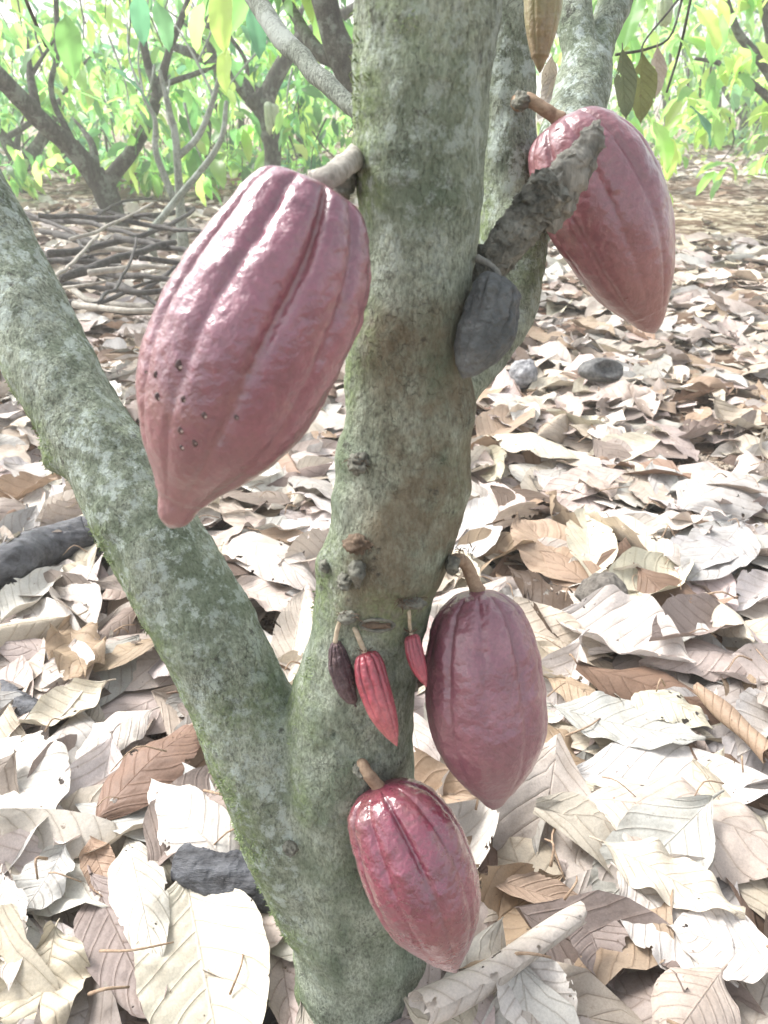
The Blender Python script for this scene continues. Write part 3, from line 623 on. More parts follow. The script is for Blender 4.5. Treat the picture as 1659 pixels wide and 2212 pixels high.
PALETTE = ['white']*22 + ['cream']*12 + ['beige']*16 + ['pink']*16 + ['grey']*12 + ['tan']*9 + ['taupe']*10 + ['brown']*4 + ['dark']*2
def loose_mass(name, pos_fn, n, seed, mat, Lr, res=(5, 9), use_h=True, dark=1.0):
    r = np.random.default_rng(seed); tpl = []
    for k in range(22):
        tpl.append(leaf_shape(1.0, r.uniform(.36, .52), res[0], res[1], r.uniform(-.15, .4), r.uniform(-1.0, 1.0), r.uniform(-.35, .6), r.uniform(.03, .09), 500+k, 0, r.uniform(-.6, .6), 0, .12, False))
    VV, FF, UU, CC, o = [], [], [], [], 0
    for k in range(n):
        V, F, uv = tpl[r.integers(len(tpl))]; L = r.uniform(*Lr)
        M = rot(r.uniform(0, 6.283), r.normal(0, .17), r.normal(0, .22) + (math.pi if r.random() < .3 else 0))
        x, y = pos_fn(r); Vw = (V*L - np.array([L*.5, 0, 0]))@M.T + np.array([x, y, 0])
        if use_h: Vw[:, 2] += rest(Vw, 72)
        else: Vw[:, 2] += .012 + r.uniform(0, .03) - Vw[:, 2].min()*.6 + float(ground_z(np.array([x]), np.array([y]))[0])
        c = np.array(jit(COLS[PALETTE[r.integers(len(PALETTE))]], r, .14))*dark
        VV.append(Vw); FF.append(F+o); UU.append(uv); CC.append(np.tile(c, (len(V), 1))); o += len(V)
    return tag(mesh(name, np.vstack(VV), np.vstack(FF), mat, uv=np.vstack(UU), colattr=np.vstack(CC)), 'deep litter of small and far dry cacao leaves covering the soil', 'leaf litter', kind='stuff')

bare = [(gnd(1500, 445), 1.1, 1.1), (gnd(1480, 965), .14, .10), (gnd(330, 1470), .10, .07), (gnd(600, 1330), .10, .07)]   # patches of open soil
def blocked(x, y):
    for c, a, b in bare:
        if ((x-c[0])/a)**2 + ((y-c[1])/b)**2 < 1: return True
    return (x-at(800, 2150, .48)[0])**2 + (y-.48)**2 < .075**2
def pos_all(r):
    while True:
        y = (.15**.5 + (14**.5-.15**.5)*r.random()**.8)**2; x = r.uniform(-1, 1)*(.62*y+.75)
        if not blocked(x, y) or r.random() < .06: return x, y
loose_mass('leaf_litter', pos_all, 9000, 5, M_DRY_T, (.14, .30))

LM = [((365, 1100), "the largest pod's tip"), ((90, 1190), 'the black log'), ((250, 640), 'the brushwood pile'), ((1130, 812), 'the small grey husk'), ((1295, 800), 'the hollow black husk'),
      ((1300, 1285), 'the grey clod'), ((1090, 2070), 'the rolled whitish leaf'), ((1590, 1530), 'the rolled tan leaf'), ((780, 2180), 'the trunk foot'), ((480, 1850), 'the charred log'),
      ((1410, 715), "the upper right pod's tip"), ((1165, 1912), 'the folded brown leaf'), ((430, 2080), 'the big cream leaf'), ((1350, 1370), 'the torn white leaf'), ((560, 1420), 'the limb fork'),
      ((1068, 1740), "the plump pod's tip"), ((1540, 1060), 'the ribbed grey leaf'), ((1500, 440), 'the bare red soil'), ((120, 1540), 'the curled cream leaf'), ((300, 1690), 'the reddish veined leaf')]
def place_words(u, v):
    (a, b), nm = min(LM, key=lambda q: (q[0][0]-u)**2 + (q[0][1]-v)**2)
    dx, dy = u-a, v-b
    if abs(dx) > 1.1*abs(dy): w = 'right of' if dx > 0 else 'left of'
    else: w = 'in front of' if dy > 0 else 'beyond'
    return f'{w} {nm}'
labels_used = {}
leaf_objs = []
def put_leaf(V, F, uv, colr, loc, M, label_fn, me=None, pct=78):
    Vw = V@M.T + np.array([loc[0], loc[1], 0.0]); dz = rest(Vw, pct)
    if me is None:
        o = mesh('fallen_leaf', V, F, M_DRY, uv=uv); 
    else:
        o = me.copy(); COL.objects.link(o)
    o.matrix_world = Matrix.Translation((float(loc[0]), float(loc[1]), float(dz))) @ Matrix(M.tolist()).to_4x4()
    o.color = (*colr, 1)
    leaf_objs.append(o); return o, float(dz)
HERO = [
 ((1035, 950), (1155, 872), 70, 'tan', 'folded', 'tan ribbed leaf propped against the trunk beyond the long cream leaf'),
 ((1050, 958), (1255, 1012), 66, 'cream', 'arched', 'long cream leaf right of the trunk with shade under its edge'),
 ((1130, 700), (1240, 770), 70, 'tan', 'flat', 'tan brown leaf on the ground just below the black dried pod'),
 ((1230, 690), (1330, 730), 48, 'tan', 'cupped', "tan cupped leaf beside the upper right pod's tip"),
 ((1370, 1030), (1450, 1098), 74, 'beige', 'flat', 'beige leaf beside the open soil patch, left of the ribbed grey leaf'),
 ((1470, 1098), (1680, 1020), 118, 'grey', 'arched', 'ribbed grey leaf arched at the right edge below the soil patch'),
 ((1530, 870), (1659, 930), 80, 'beige', 'curled', 'curled beige leaf at the right edge above the soil patch'),
 ((1290, 1272), (1108, 1118), 140, 'tan', 'flat', 'broad tan leaf with netted veins behind the plump pod'),
 ((1283, 1250), (1262, 1085), 96, 'cream', 'folded', 'cream leaf standing behind the broad tan netted leaf'),
 ((1310, 1290), (1505, 1182), 98, 'cream', 'cupped', 'smooth cream leaf right of the broad tan netted leaf'),
 ((1610, 1125), (1490, 1245), 98, 'grey', 'flat', 'greyish leaf with a small hole at the right edge'),
 ((1000, 1215), (1055, 1075), 92, 'white', 'flat', 'white leaf touching the trunk above the plump pod'),
 ((1185, 1325), (1495, 1440), 152, 'white', 'cupped', 'torn bright white leaf beside the plump pod'),
 ((1180, 1440), (1345, 1545), 66, 'tan', 'arched', 'small brown netted leaf under the torn white leaf'),
 ((1340, 1462), (1545, 1560), 92, 'cream', 'arched', 'cream arched leaf between torn white leaf and rolled tan leaf'),
 ((1185, 1512), (1520, 1592), 116, 'grey', 'flat', 'long greyish leaf lying right of the plump pod'),
 ((1230, 1660), (1710, 1668), 170, 'white', 'flat', "huge white leaf right of the plump pod's tip"),
 ((1245, 1705), (1760, 1850), 215, 'beige', 'arched', 'huge beige leaf with strong ribs below the huge white leaf'),
 ((1330, 1860), (1590, 2110), 200, 'white', 'flat', 'broad white leaf under the cream torn leaf at lower right'),
 ((1690, 2060), (1440, 1985), 170, 'white', 'flat', 'smooth white leaf at the right edge near the bottom'),
 ((1290, 1800), (1605, 1965), 112, 'cream', 'wavy', 'cream leaf with torn wavy edge lying over the broad white leaf'),
 ((1030, 1885), (1295, 1957), 62, 'tan', 'folded', 'folded brown leaf touching the glossy crimson pod'),
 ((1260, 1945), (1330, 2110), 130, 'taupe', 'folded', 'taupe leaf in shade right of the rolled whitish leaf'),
 ((1105, 2045), (1230, 2300), 175, 'white', 'cupped', 'white leaf below the rolled whitish leaf at the bottom edge'),
 ((1570, 2075), (1430, 2270), 165, 'beige', 'arched', 'ribbed beige tan leaf at the bottom right'),
 ((470, 1130), (690, 1275), 84, 'pink', 'arched', "pinkish long leaf between the largest pod's tip and the trunk"),
 ((495, 1235), (690, 1290), 76, 'beige', 'wavy', 'beige wavy leaf in the gap between limb and trunk'),
 ((620, 1500), (660, 1290), 90, 'beige', 'folded', 'beige leaf standing behind the fork of limb and trunk'),
 ((875, 1540), (925, 1730), 96, 'pink', 'arched', 'pinkish leaf seen between trunk and plump pod'),
 ((250, 1480), (35, 1575), 96, 'cream', 'curled', 'curled cream leaf with a tan edge at the left'),
 ((335, 1515), (130, 1655), 92, 'white', 'arched', 'white arched leaf below the curled cream leaf'),
 ((5, 1340), (140, 1215), 92, 'white', 'cupped', 'white cupped leaf in front of the black log'),
 ((-60, 1600), (120, 1780), 190, 'white', 'flat', 'large white leaf at the left edge'),
 ((205, 1765), (460, 1545), 128, 'brown', 'arched', 'reddish brown veined leaf left of the limb foot'),
 ((325, 1850), (500, 1620), 150, 'taupe', 'folded', 'taupe leaf lying across the reddish brown veined leaf'),
 ((140, 1815), (35, 1975), 120, 'grey', 'wavy', 'grey crumpled leaf near the left edge under the white one'),
 ((185, 1780), (235, 1925), 70, 'tan', 'cupped', 'small tan cupped leaf left of the long white leaf'),
 ((190, 1880), (345, 2215), 150, 'taupe', 'flat', 'taupe netted leaf left of the big cream leaf'),
 ((120, 1985), (50, 2260), 190, 'cream', 'wavy', 'crumpled cream leaf in the bottom left corner'),
 ((0, 1870), (15, 2120), 100, 'white', 'cupped', 'white leaf cut by the left edge, cupped upwards'),
 ((265, 1765), (335, 2090), 112, 'white', 'arched', 'long white leaf leaning on the big cream leaf'),
 ((585, 1905), (640, 2260), 125, 'pink', 'cupped', 'pinkish white leaf between big cream leaf and trunk foot'),
 ((398, 1880), (500, 2400), 265, 'cream', 'folded', 'big cream leaf with cracked midrib at the bottom, largest of all'),
]
HERO_AT = [((b[0]+t[0])/2, (min(b[1], 2200)+min(t[1], 2250))/2, .40*math.dist(b, t)) for b, t, *_ in HERO] + [(1090, 2065, 150)]
# --- leaves with no hand-drawn place: variants copied
protos = []
for k in range(34):
    r = random.Random(900+k); L = r.uniform(.17, .27)
    kind = ['flat', 'cupped', 'arched', 'folded', 'curled', 'wavy'][k % 6]
    par = dict(flat=(.05, .25, .12, .05), cupped=(.25, .5, .75, .06), arched=(-.12, -1.3, -.35, .06), folded=(.8, .3, .25, .05), curled=(.2, 1.9, .6, .09), wavy=(.05, .3, .1, .13))[kind]
    V, F, uv = leaf_shape(L, L*r.uniform(.37, .50), 17, 41, par[0]*r.uniform(.7, 1.3), par[1]*r.uniform(.7, 1.3), par[2]*r.uniform(.7, 1.3), par[3]*r.uniform(.7, 1.3), 900+k, 0, r.uniform(-.5, .5), 0, .10)
    V = V - np.array([L*.5, 0, 0]); protos.append([V, F, uv, kind, L, None])
r = np.random.default_rng(77); cnt = 0
spots = []
while cnt < 236:
    y = .35 + 3.1*r.random()**1.25; x = r.uniform(-1, 1)*(.56*y+.12)
    u, v = proj(np.array([[x, y, .03]])); u, v = float(u[0]), float(v[0])
    if not (-20 < u < 1679 and 560 < v < 2230) or blocked(x, y): continue
    if r.random() < .9 and any((u-a)**2 + (v-b)**2 < c*c for a, b, c in HERO_AT): continue
    if any((x-a)**2+(y-b)**2 < (.048+.016*y)**2 for a, b, *_ in spots): 
        if r.random() < .93: continue
    spots.append((x, y, u, v)); cnt += 1
spots.sort(key=lambda q: -q[1])
for (x, y, u, v) in spots:
    p = protos[r.integers(len(protos))]
    cn = PALETTE[r.integers(len(PALETTE))]; M = rot(r.uniform(0, 6.283), r.normal(0, .16), r.normal(0, .22) + (math.pi if r.random() < .3 else 0))
    o, dz = put_leaf(p[0], p[1], p[2], jit(COLS[cn], r), (x, y), M, None, p[5])
    if p[5] is None: p[5] = o
    size = 'large' if p[4] > .235 else ('small' if p[4] < .20 else 'medium')
    lab = f"{size} {CN[cn]} {p[3]} leaf {place_words(u, v)}"
    labels_used.setdefault(lab, []).append((o, v))
    tag(o, lab, 'dry leaf', 'fallen dry leaves on the ground')
ORD = ['', 'second ', 'third ', 'fourth ', 'fifth ', 'sixth ']
for lab, L_ in labels_used.items():
    if len(L_) > 1:
        L_.sort(key=lambda q: -q[1])
        for k, (o, v) in enumerate(L_): o['label'] = f"{lab}, {ORD[min(k, 5)]}nearest such"

# --- the leaves one can single out in the photo: stalk end, tip (photo pixels), width px, colour, shape, label
SH = dict(flat=(.04, .2, .10, .035), cupped=(.18, .4, .55, .05), arched=(-.10, -.9, -.28, .045), folded=(.32, .15, .18, .035), curled=(.2, 1.5, .5, .06), wavy=(.04, .25, .1, .11))
def hload(u, v):
    z = .04
    for _ in range(4):
        g = gnd(u, v, z); i = int(min(max((g[0]-HX0)/HC, 2), HN-3)); j = int(min(max((g[1]-HY0)/HC, 2), HM-3)); z = float(np.percentile(H[i-2:i+3, j-2:j+3], 75))
    return z
def hero(k, b, t, w, cn, shp, lab):
    hz = hload((b[0]+t[0])/2, min((b[1]+t[1])/2, 2200)) + .012
    A, B = gnd(*b, hz), gnd(*t, hz); d = B-A; L = float(np.linalg.norm(d)); mid = gnd((b[0]+t[0])/2, (b[1]+t[1])/2, hz) if t[1] < 2300 else (A+B)/2; Wm = w*dep(mid)/FPX
    yaw = math.atan2(d[1], d[0])
    # the pixel width is measured across the picture: undo the foreshortening for leaves lying across it
    Wm *= 1 + .75*abs(math.cos(yaw))*min(1.0, max(0.0, (mid[1]-.25)/1.2))
    q = SH[shp]; r_ = random.Random(300+k)
    V, F, uv = leaf_shape(L, min(Wm, L*.75), 29, 73, q[0], q[1], q[2], q[3], 300+k, 0, r_.uniform(-.25, .25), 0, .07)
    V = V - np.array([V[:29*73, 0].max()*.5, 0, 0])
    o, dz = put_leaf(V, F, uv, jit(COLS[cn], r_, .05), mid, rot(yaw, r_.uniform(-.06, .06), r_.uniform(-.08, .08)), None, None, 84)
    tag(o, lab, 'dry leaf', 'fallen dry leaves on the ground')
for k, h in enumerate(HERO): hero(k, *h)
def rolled(b, t, w, cn, lab, turns, seed, rl):
    hz = hload((b[0]+t[0])/2, (b[1]+t[1])/2) + .03
    A, B = gnd(*b, hz), gnd(*t, hz); d = B-A; L = float(np.linalg.norm(d)); mid = (A+B)/2; dia = w*dep(mid)/FPX
    V, F, uv = leaf_shape(L, dia*3.0, 61, 73, 0, -.04, 0, 0, seed, turns, 0, 0, .05, False)
    V = V - np.array([L*.5, 0, 0])
    o, dz = put_leaf(V, F, uv, COLS[cn], mid, rot(math.atan2(d[1], d[0]), 0, rl), None, None, 96); tag(o, lab, 'dry leaf', 'fallen dry leaves on the ground')
rolled((915, 2165), (1262, 1965), 84, 'white', 'rolled whitish leaf lying like a tube right of the trunk foot', 3.9, 71, 2.2)
rolled((1670, 1612), (1512, 1468), 46, 'tan', 'rolled tan leaf lying like a tube at the right edge', 3.9, 72, 2.2)

# bits of twig and leaf stalk strewn through the litter
parts = []; r = np.random.default_rng(31)
for k in range(260):
    y = .35 + 4.2*r.random()**1.3; x = r.uniform(-1, 1)*(.6*y+.2)
    if blocked(x, y): continue
    a = r.uniform(0, 6.283); L_ = r.uniform(.02, .085); z = hload(*[float(q[0]) for q in proj(np.array([[x, y, .03]]))]) if y < 3.5 else .02
    c = np.array([[x, y, z+.004], [x+L_*.5*math.cos(a), y+L_*.5*math.sin(a), z+.012+r.uniform(0, .01)], [x+L_*math.cos(a+.3), y+L_*math.sin(a+.3), z+.005]])
    parts.append(tube(cr(c, 7), np.linspace(1, .6, 7)*r.uniform(.0008, .0022), 5))
V, F = join(parts); tag(mesh('twig_litter', V, F, M_STALK), 'bits of twig and leaf stalk strewn over the leaves', 'litter', kind='stuff')

# soil crumbs in the open patches
VV, FF, o = [], [], 0; r = np.random.default_rng(4)
oct_v = np.array([[1, 0, 0], [-1, 0, 0], [0, 1, 0], [0, -1, 0], [0, 0, 1], [0, 0, -1]], float); oct_f = np.array([(0, 2, 4), (2, 1, 4), (1, 3, 4), (3, 0, 4), (2, 0, 5), (1, 2, 5), (3, 1, 5), (0, 3, 5)])
for k in range(3200):
    c, a, b = bare[1+r.integers(3)] if r.random() < .75 else (np.array([r.uniform(-.8, .9), r.uniform(.4, 2.2), 0]), .3, .3)
    q = r.normal(0, .55, 2); x, y = c[0]+q[0]*a*1.3, c[1]+q[1]*b*1.3; s = r.uniform(.002, .007)
    z = float(ground_z(np.array([x]), np.array([y]))[0]); VV.append(oct_v*s*r.uniform(.6, 1.2, (6, 1))*[1, 1, .8]+[x, y, z+s*.5]); FF.append(oct_f+o); o += 6
tag(mesh('soil_crumbs', np.vstack(VV), np.vstack(FF), M_SOIL, smooth=False), 'crumbs of reddish brown soil between the leaves', 'soil', kind='stuff')

# ------------------------------------------------------------------ husks, clods, logs and sticks on the ground
def blob(name, u, v, ru, rv, depth_m, mat, label, cat, seed, amp=.25, open_top=False, lift=0):
    g = gnd(u, v+rv*.6, hload(u, v)); s = dep(g)/FPX; n, k = 60, 72
    th = np.linspace(.02, math.pi-.02, n); ph = np.linspace(0, 2*math.pi, k, endpoint=False)
    V = np.array([[math.sin(a)*math.cos(b), math.sin(a)*math.sin(b), math.cos(a)] for a in th for b in ph])
    V *= (1+amp*fbm(V, 1.9, seed, 4))[:, None]
    if open_top:                                           # a hollow broken into the upper side facing the viewer
        d = V@np.array([.35, -.80, .52]); m = sstep(.70, .80, d/np.linalg.norm(V, axis=1) + .08*fbm(V, 3, 4, 2)); V = V*(1-.8*m[:, None])
    V = V*np.array([ru*s, depth_m, rv*s*1.05]); V = V + np.array([g[0], g[1], hload(u, v) + rv*s*.72])
    F = [(i*k+j, (i+1)*k+j, (i+1)*k+(j+1) % k, i*k+(j+1) % k) for i in range(n-1) for j in range(k)] + [tuple(range(k)), tuple(range((n-1)*k, n*k))[::-1]]
    return tag(mesh(name, V, F, mat), label, cat)
blob('cacao_husk', 1130, 812, 29, 32, .05, M_GREYHUSK, 'small grey weathered husk on the leaves right of the trunk', 'husk', 3)
blob('cacao_husk', 1297, 802, 48, 24, .05, M_HUSK, 'hollow black husk lying on the leaves below the upper right pod', 'husk', 5, .15, True)
blob('earth_clod', 1297, 1285, 52, 44, .05, M_CLOD, 'grey rough clod lying behind the torn bright white leaf', 'clod', 8, .22)
def log(pts, mat, label, seed, name='fallen_log', zc=.05, sink=0.0):
    q = []
    for u, v, w in pts:
        z = hload(u, v) + .02 - sink; g = gnd(u, v, z); q.append([*g, w*.5*dep(g)/FPX])
    q = cr(np.array(q), 110); V, F = tube(q[:, :3], q[:, 3], 64); V = displaced(V, .009, 12, seed); V = displaced(V, .0035, 50, seed+2); V = displaced(V, .0018, 190, seed+3)
    return tag(mesh(name, V, F, mat), label, 'log')
log([(-120, 1262, 95), (0, 1222, 92), (110, 1180, 88), (190, 1150, 78), (215, 1138, 66)], M_CHAR, 'black weathered log lying left of the mossy limb', 1, sink=.02)
log([(405, 1850, 96), (480, 1888, 104), (560, 1915, 98), (660, 1950, 86)], M_CHAR, 'charred dark log lying behind the trunk foot', 7, sink=.04)
log([(-30, 1480, 60), (40, 1520, 56), (100, 1560, 46)], M_CHAR, 'short dark log half under leaves at the left', 12, sink=.06)

STICKS = [  # (u, v) polyline, width px, pale?, label
 ([(110, 592), (200, 648), (330, 662)], 17, 1, 'pale forked-looking stick lying lowest in the brushwood pile'),
 ([(120, 560), (235, 600), (350, 665)], 15, 0, 'dark stick slanting down right at the front of the brushwood pile'),
 ([(150, 655), (260, 668), (360, 672)], 14, 0, 'dark level stick at the very front of the brushwood pile'),
 ([(105, 548), (220, 530), (330, 500), (420, 455)], 17, 0, 'long dark stick rising right across the brushwood pile'),
 ([(130, 600), (250, 560), (380, 525)], 20, 0, 'thick dark stick rising right in the middle of the brushwood pile'),
 ([(190, 590), (300, 578), (370, 580)], 16, 1, 'thick pale level stick in the middle of the brushwood pile'),
 ([(90, 500), (200, 520), (330, 560)], 12, 0, 'thin dark stick slanting down right at the back of the pile'),
 ([(60, 470), (180, 480), (300, 470)], 11, 0, 'thin dark level stick at the back of the brushwood pile'),
 ([(140, 470), (260, 500), (400, 540)], 12, 0, 'dark straight stick crossing the back of the brushwood pile'),
 ([(100, 620), (150, 570), (215, 505)], 10, 1, 'thin pale stick rising steeply at the left of the pile'),
 ([(220, 650), (270, 590), (300, 520)], 9, 0, 'thin dark stick standing up in the middle of the pile'),
 ([(250, 470), (330, 490), (440, 500)], 13, 0, 'dark stick at the right back of the brushwood pile'),
 ([(70, 540), (130, 556), (220, 570)], 14, 0, 'short dark stick at the left end of the pile'),
 ([(180, 540), (300, 545), (390, 600)], 13, 1, 'pale bent stick drooping at the right of the pile'),
 ([(300, 640), (350, 600), (400, 560)], 12, 0, 'short dark stick rising towards the largest pod'),
 ([(150, 520), (210, 500), (330, 440)], 9, 1, 'thin pale stick rising from the top of the pile'),
 ([(40, 455), (150, 500), (190, 545)], 10, 0, 'crooked dark stick at the left back of the pile'),
 ([(230, 615), (310, 630), (400, 620)], 15, 0, 'stout dark stick lying level behind the front sticks'),
 ([(200, 470), (260, 440), (330, 425)], 8, 0, 'thin dark twig on top of the brushwood pile'),
 ([(120, 505), (260, 540), (350, 530)], 16, 0, 'stout grey stick buried under the others in the pile')]
rs = random.Random(3)
for tone, p_ in (('dark', 0), ('pale', 1)):
    for k, (where, u0, v0) in enumerate((('in the left third of', 140, 560), ('at the foot of', 260, 640), ('in the right third of', 340, 540), ('on the crest of', 200, 480), ('beyond the crest of', 330, 460), ('sticking out of', 180, 610), ('deep inside', 260, 575))):
        a_ = rs.uniform(-.5, .45); l_ = rs.uniform(70, 140); u1 = u0 + rs.uniform(-25, 25) + 25*p_; v1 = v0 + rs.uniform(-15, 15) + 10*p_
        STICKS.append(([(u1-l_*math.cos(a_), v1-l_*math.sin(a_)*.6), (u1, v1+rs.uniform(-8, 8)), (u1+l_*math.cos(a_), v1+l_*math.sin(a_)*.6)], rs.uniform(7, 16), p_ and k % 2, f"slim {tone if not (p_ and not k % 2) else 'brownish'} twig {where} the brushwood pile"))
for k, (pts, w, pale, lab) in enumerate(STICKS):
    z = .07 + .05*(k % 6) + (.12 if 'top' in lab or 'steeply' in lab or 'standing' in lab else 0)
    q = []
    for i, (u, v) in enumerate(pts):
        g = gnd(u, v, z + rs.uniform(-.02, .05)); q.append([*g, w*.5*dep(g)/FPX*(1-.18*i)])
    q = cr(np.array(q), 20); V, F = tube(q[:, :3], q[:, 3], 9); V = displaced(V, .018, 5, k)
    tag(mesh('fallen_stick', V, F, M_STICK_PALE if pale else M_STICK), lab, 'stick', 'sticks in the brushwood pile')

# ------------------------------------------------------------------ foliage
def green_tpl(k):
    r = np.random.default_rng(k); V, F, uv = leaf_shape(1.0, r.uniform(.30, .40), 5, 9, r.uniform(.1, .5), -r.uniform(.3, 1.2), -.15, .05, 40+k, 0, r.uniform(-.3, .3), 0, 0, False)
    return V, F
GT = [green_tpl(k) for k in range(14)]
GREENS = [(.085, .19, .085), (.14, .28, .11), (.20, .34, .125), (.27, .37, .13), (.07, .165, .115), (.13, .26, .16)]
def spray(L, centre, spread, n, r, tones, Ls, droop=.8):
    """n drooping leaves set round a twig tip"""
    for i in range(n):
        V, F = GT[r.integers(len(GT))]; ln = r.uniform(*Ls); yaw = r.uniform(0, 6.283); pt = r.normal(droop, .35)
        M = rot(yaw, pt, r.normal(0, .5)); c = np.array(GREENS[tones[r.integers(len(tones))]])*r.uniform(.75, 1.25)
        L.append((V*ln@M.T + centre + r.normal(0, spread, 3), F, np.tile(c, (len(V), 1))))
def foliage_mesh(name, L, parent=None):
    VV, FF, CC, o = [], [], [], 0
    for V, F, c in L: VV.append(V); FF.append(F+o); CC.append(c); o += len(V)
    return mesh(name, np.vstack(VV), np.vstack(FF), M_GREEN, parent, colattr=np.vstack(CC))

def tree(label, limbs, crowns, seed, mat=None, Ls=(.14, .27), tones=(0, 1, 2, 3), group='cacao trees behind', ws=1.0, extra=0):
    """limbs: list of [(u, v, w px, Y)...], the first is the trunk; crowns: (u, v, Y, spread xyz, clusters)"""
    r = np.random.default_rng(seed); b = at(*limbs[0][0][:2], limbs[0][0][3])
    rt = empty('cacao_tree', (float(b[0]), float(b[1]), 0), label, 'tree', group)
    limbs = [[(u, v, w*ws, y) for u, v, w, y in p] for p in limbs]
    for k in range(extra):                                 # thin side branches
        p = limbs[r.integers(len(limbs))]; u, v, w, y = p[r.integers(max(1, len(p)//2), len(p))]; a = r.uniform(-2.5, -.6); l_ = r.uniform(70, 190)
        limbs.append([(u, v, w*.5+2, y), (u+.5*l_*math.cos(a)+r.uniform(-18, 18), v+.5*l_*math.sin(a), w*.35+2, y+.1), (u+l_*math.cos(a), v+l_*math.sin(a), 3.5, y+.25)])
    for k, pts in enumerate(limbs):
        c, q = pxtube(pts, 26)
        if k == 0 and c[0][2] > -.14: c = np.vstack([[c[0][0], c[0][1], -.16], c]); q = np.concatenate([[q[0]*1.12], q])
        V, F = tube(c, q, 12); V = displaced(V, float(q.mean())*.35, 3.5, seed+k); V = displaced(V, float(q.mean())*.15, 14, seed+k)
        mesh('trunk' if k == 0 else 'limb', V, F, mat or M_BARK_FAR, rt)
    L = []; tw = []
    for (u, v, Yc, sp, n) in crowns:
        c0 = at(u, v, Yc)
        for i in range(n):
            c = c0 + r.normal(0, 1, 3)*np.array(sp); c[2] = max(c[2], .22)
            spray(L, c, .05, r.integers(4, 9), r, tones, Ls)
            if i % 3 == 0:
                e = c + np.array([r.normal(0, .12), r.normal(0, .12), r.uniform(.15, .5)]); tw.append(tube(cr(np.array([c, (c+e)/2+r.normal(0, .03, 3), e]), 6), np.linspace(.004, .009, 6), 4))
    if L: foliage_mesh('crown', L, rt)
    for V, F in tw: mesh('twig', V, F, mat or M_BARK_FAR, rt)
    return rt

tree('dark forked cacao tree at left with a thick limb leaving the frame',
     [[(262, 520, 74, 6.2), (240, 450, 66, 6.2), (222, 400, 72, 6.2), (205, 370, 58, 6.2)],
      [(225, 410, 64, 6.2), (165, 325, 60, 6.1), (80, 250, 58, 5.9), (-30, 140, 58, 5.6), (-120, 40, 60, 5.4)],
      [(228, 400, 50, 6.2), (285, 325, 40, 6.2), (325, 250, 37, 6.3), (343, 195, 34, 6.3)],
      [(342, 200, 32, 6.3), (313, 120, 27, 6.3), (303, 20, 25, 6.3), (298, -100, 22, 6.3)],
      [(342, 200, 30, 6.3), (368, 105, 23, 6.3), (405, 10, 21, 6.3), (440, -90, 18, 6.3)],
      [(345, 185, 18, 6.3), (395, 168, 17, 6.3), (450, 148, 14, 6.4), (480, 120, 8, 6.4)],
      [(165, 320, 22, 6.1), (112, 205, 18, 6.1), (124, 110, 17, 6.1), (120, -40, 15, 6.1)]],
     [(100, 60, 8.0, (.9, .6, .45), 34), (140, 375, 8.3, (1.0, .4, .13), 20), (330, 385, 8.7, (.8, .4, .13), 18), (300, 100, 8.4, (.9, .6, .35), 28), (180, 260, 8.4, (.8, .5, .3), 14)], 1, ws=.70, extra=7)
tree('dark cacao tree in the middle left with a stout trunk and small pale pods',
     [[(590, 470, 58, 7.4), (590, 380, 56, 7.4), (586, 300, 60, 7.4), (572, 240, 66, 7.4), (548, 205, 70, 7.4)],
      [(560, 220, 62, 7.4), (500, 165, 46, 7.4), (440, 125, 34, 7.4), (375, 100, 22, 7.4)],
      [(462, 140, 32, 7.4), (455, 70, 26, 7.4), (452, -60, 22, 7.4)],
      [(570, 230, 58, 7.4), (600, 155, 48, 7.4), (640, 95, 42, 7.4), (700, 60, 36, 7.4), (780, 10, 30, 7.4)],
      [(535, 195, 14, 7.4), (530, 130, 13, 7.4), (490, 70, 12, 7.4), (470, 20, 10, 7.4)]],
     [(480, 60, 9.2, (.8, .6, .35), 30), (500, 385, 9.0, (.8, .4, .13), 20), (660, 370, 9.2, (.6, .4, .18), 20), (660, 90, 9.2, (.7, .6, .4), 34), (700, 230, 9.0, (.5, .5, .35), 34)], 2, tones=(0, 1, 2, 3, 4), ws=.72, extra=8)
tree('slender pale sapling left of the largest pod',
     [[(392, 500, 30, 5.2), (386, 400, 22, 5.2), (380, 300, 20, 5.2), (362, 225, 16, 5.2), (345, 150, 10, 5.2)],
      [(384, 340, 18, 5.2), (430, 292, 17, 5.2), (462, 210, 14, 5.2), (480, 130, 8, 5.2)]],
     [(400, 170, 6.4, (.5, .4, .25), 9), (460, 330, 6.8, (.4, .4, .2), 8)], 3, M_BARK_PALE, ws=.8, extra=4)
tree('leaning thin grey tree rising out of the brushwood pile',
     [[(325, 500, 18, 4.9), (400, 410, 17, 4.9), (475, 310, 14, 4.95), (490, 220, 10, 5.0)], [(375, 430, 18, 5.1), (338, 330, 16, 5.1), (335, 260, 12, 5.1), (310, 210, 8, 5.1)]],
     [(480, 200, 6.0, (.35, .3, .2), 7)], 4, M_BARK_PALE, ws=.9, extra=4)
tree('bluish far tree at the left edge behind the mossy limb',
     [[(55, 480, 52, 9), (50, 400, 50, 9), (42, 350, 56, 9)], [(45, 360, 40, 9), (10, 300, 30, 9), (-40, 200, 26, 9)], [(48, 360, 36, 9), (90, 300, 30, 9), (130, 220, 22, 9)]],
     [(40, 150, 9.5, (1.3, .9, .6), 60), (60, 330, 10, (1.0, .7, .3), 26)], 5, tones=(0, 4, 5, 1), ws=.8, extra=5)
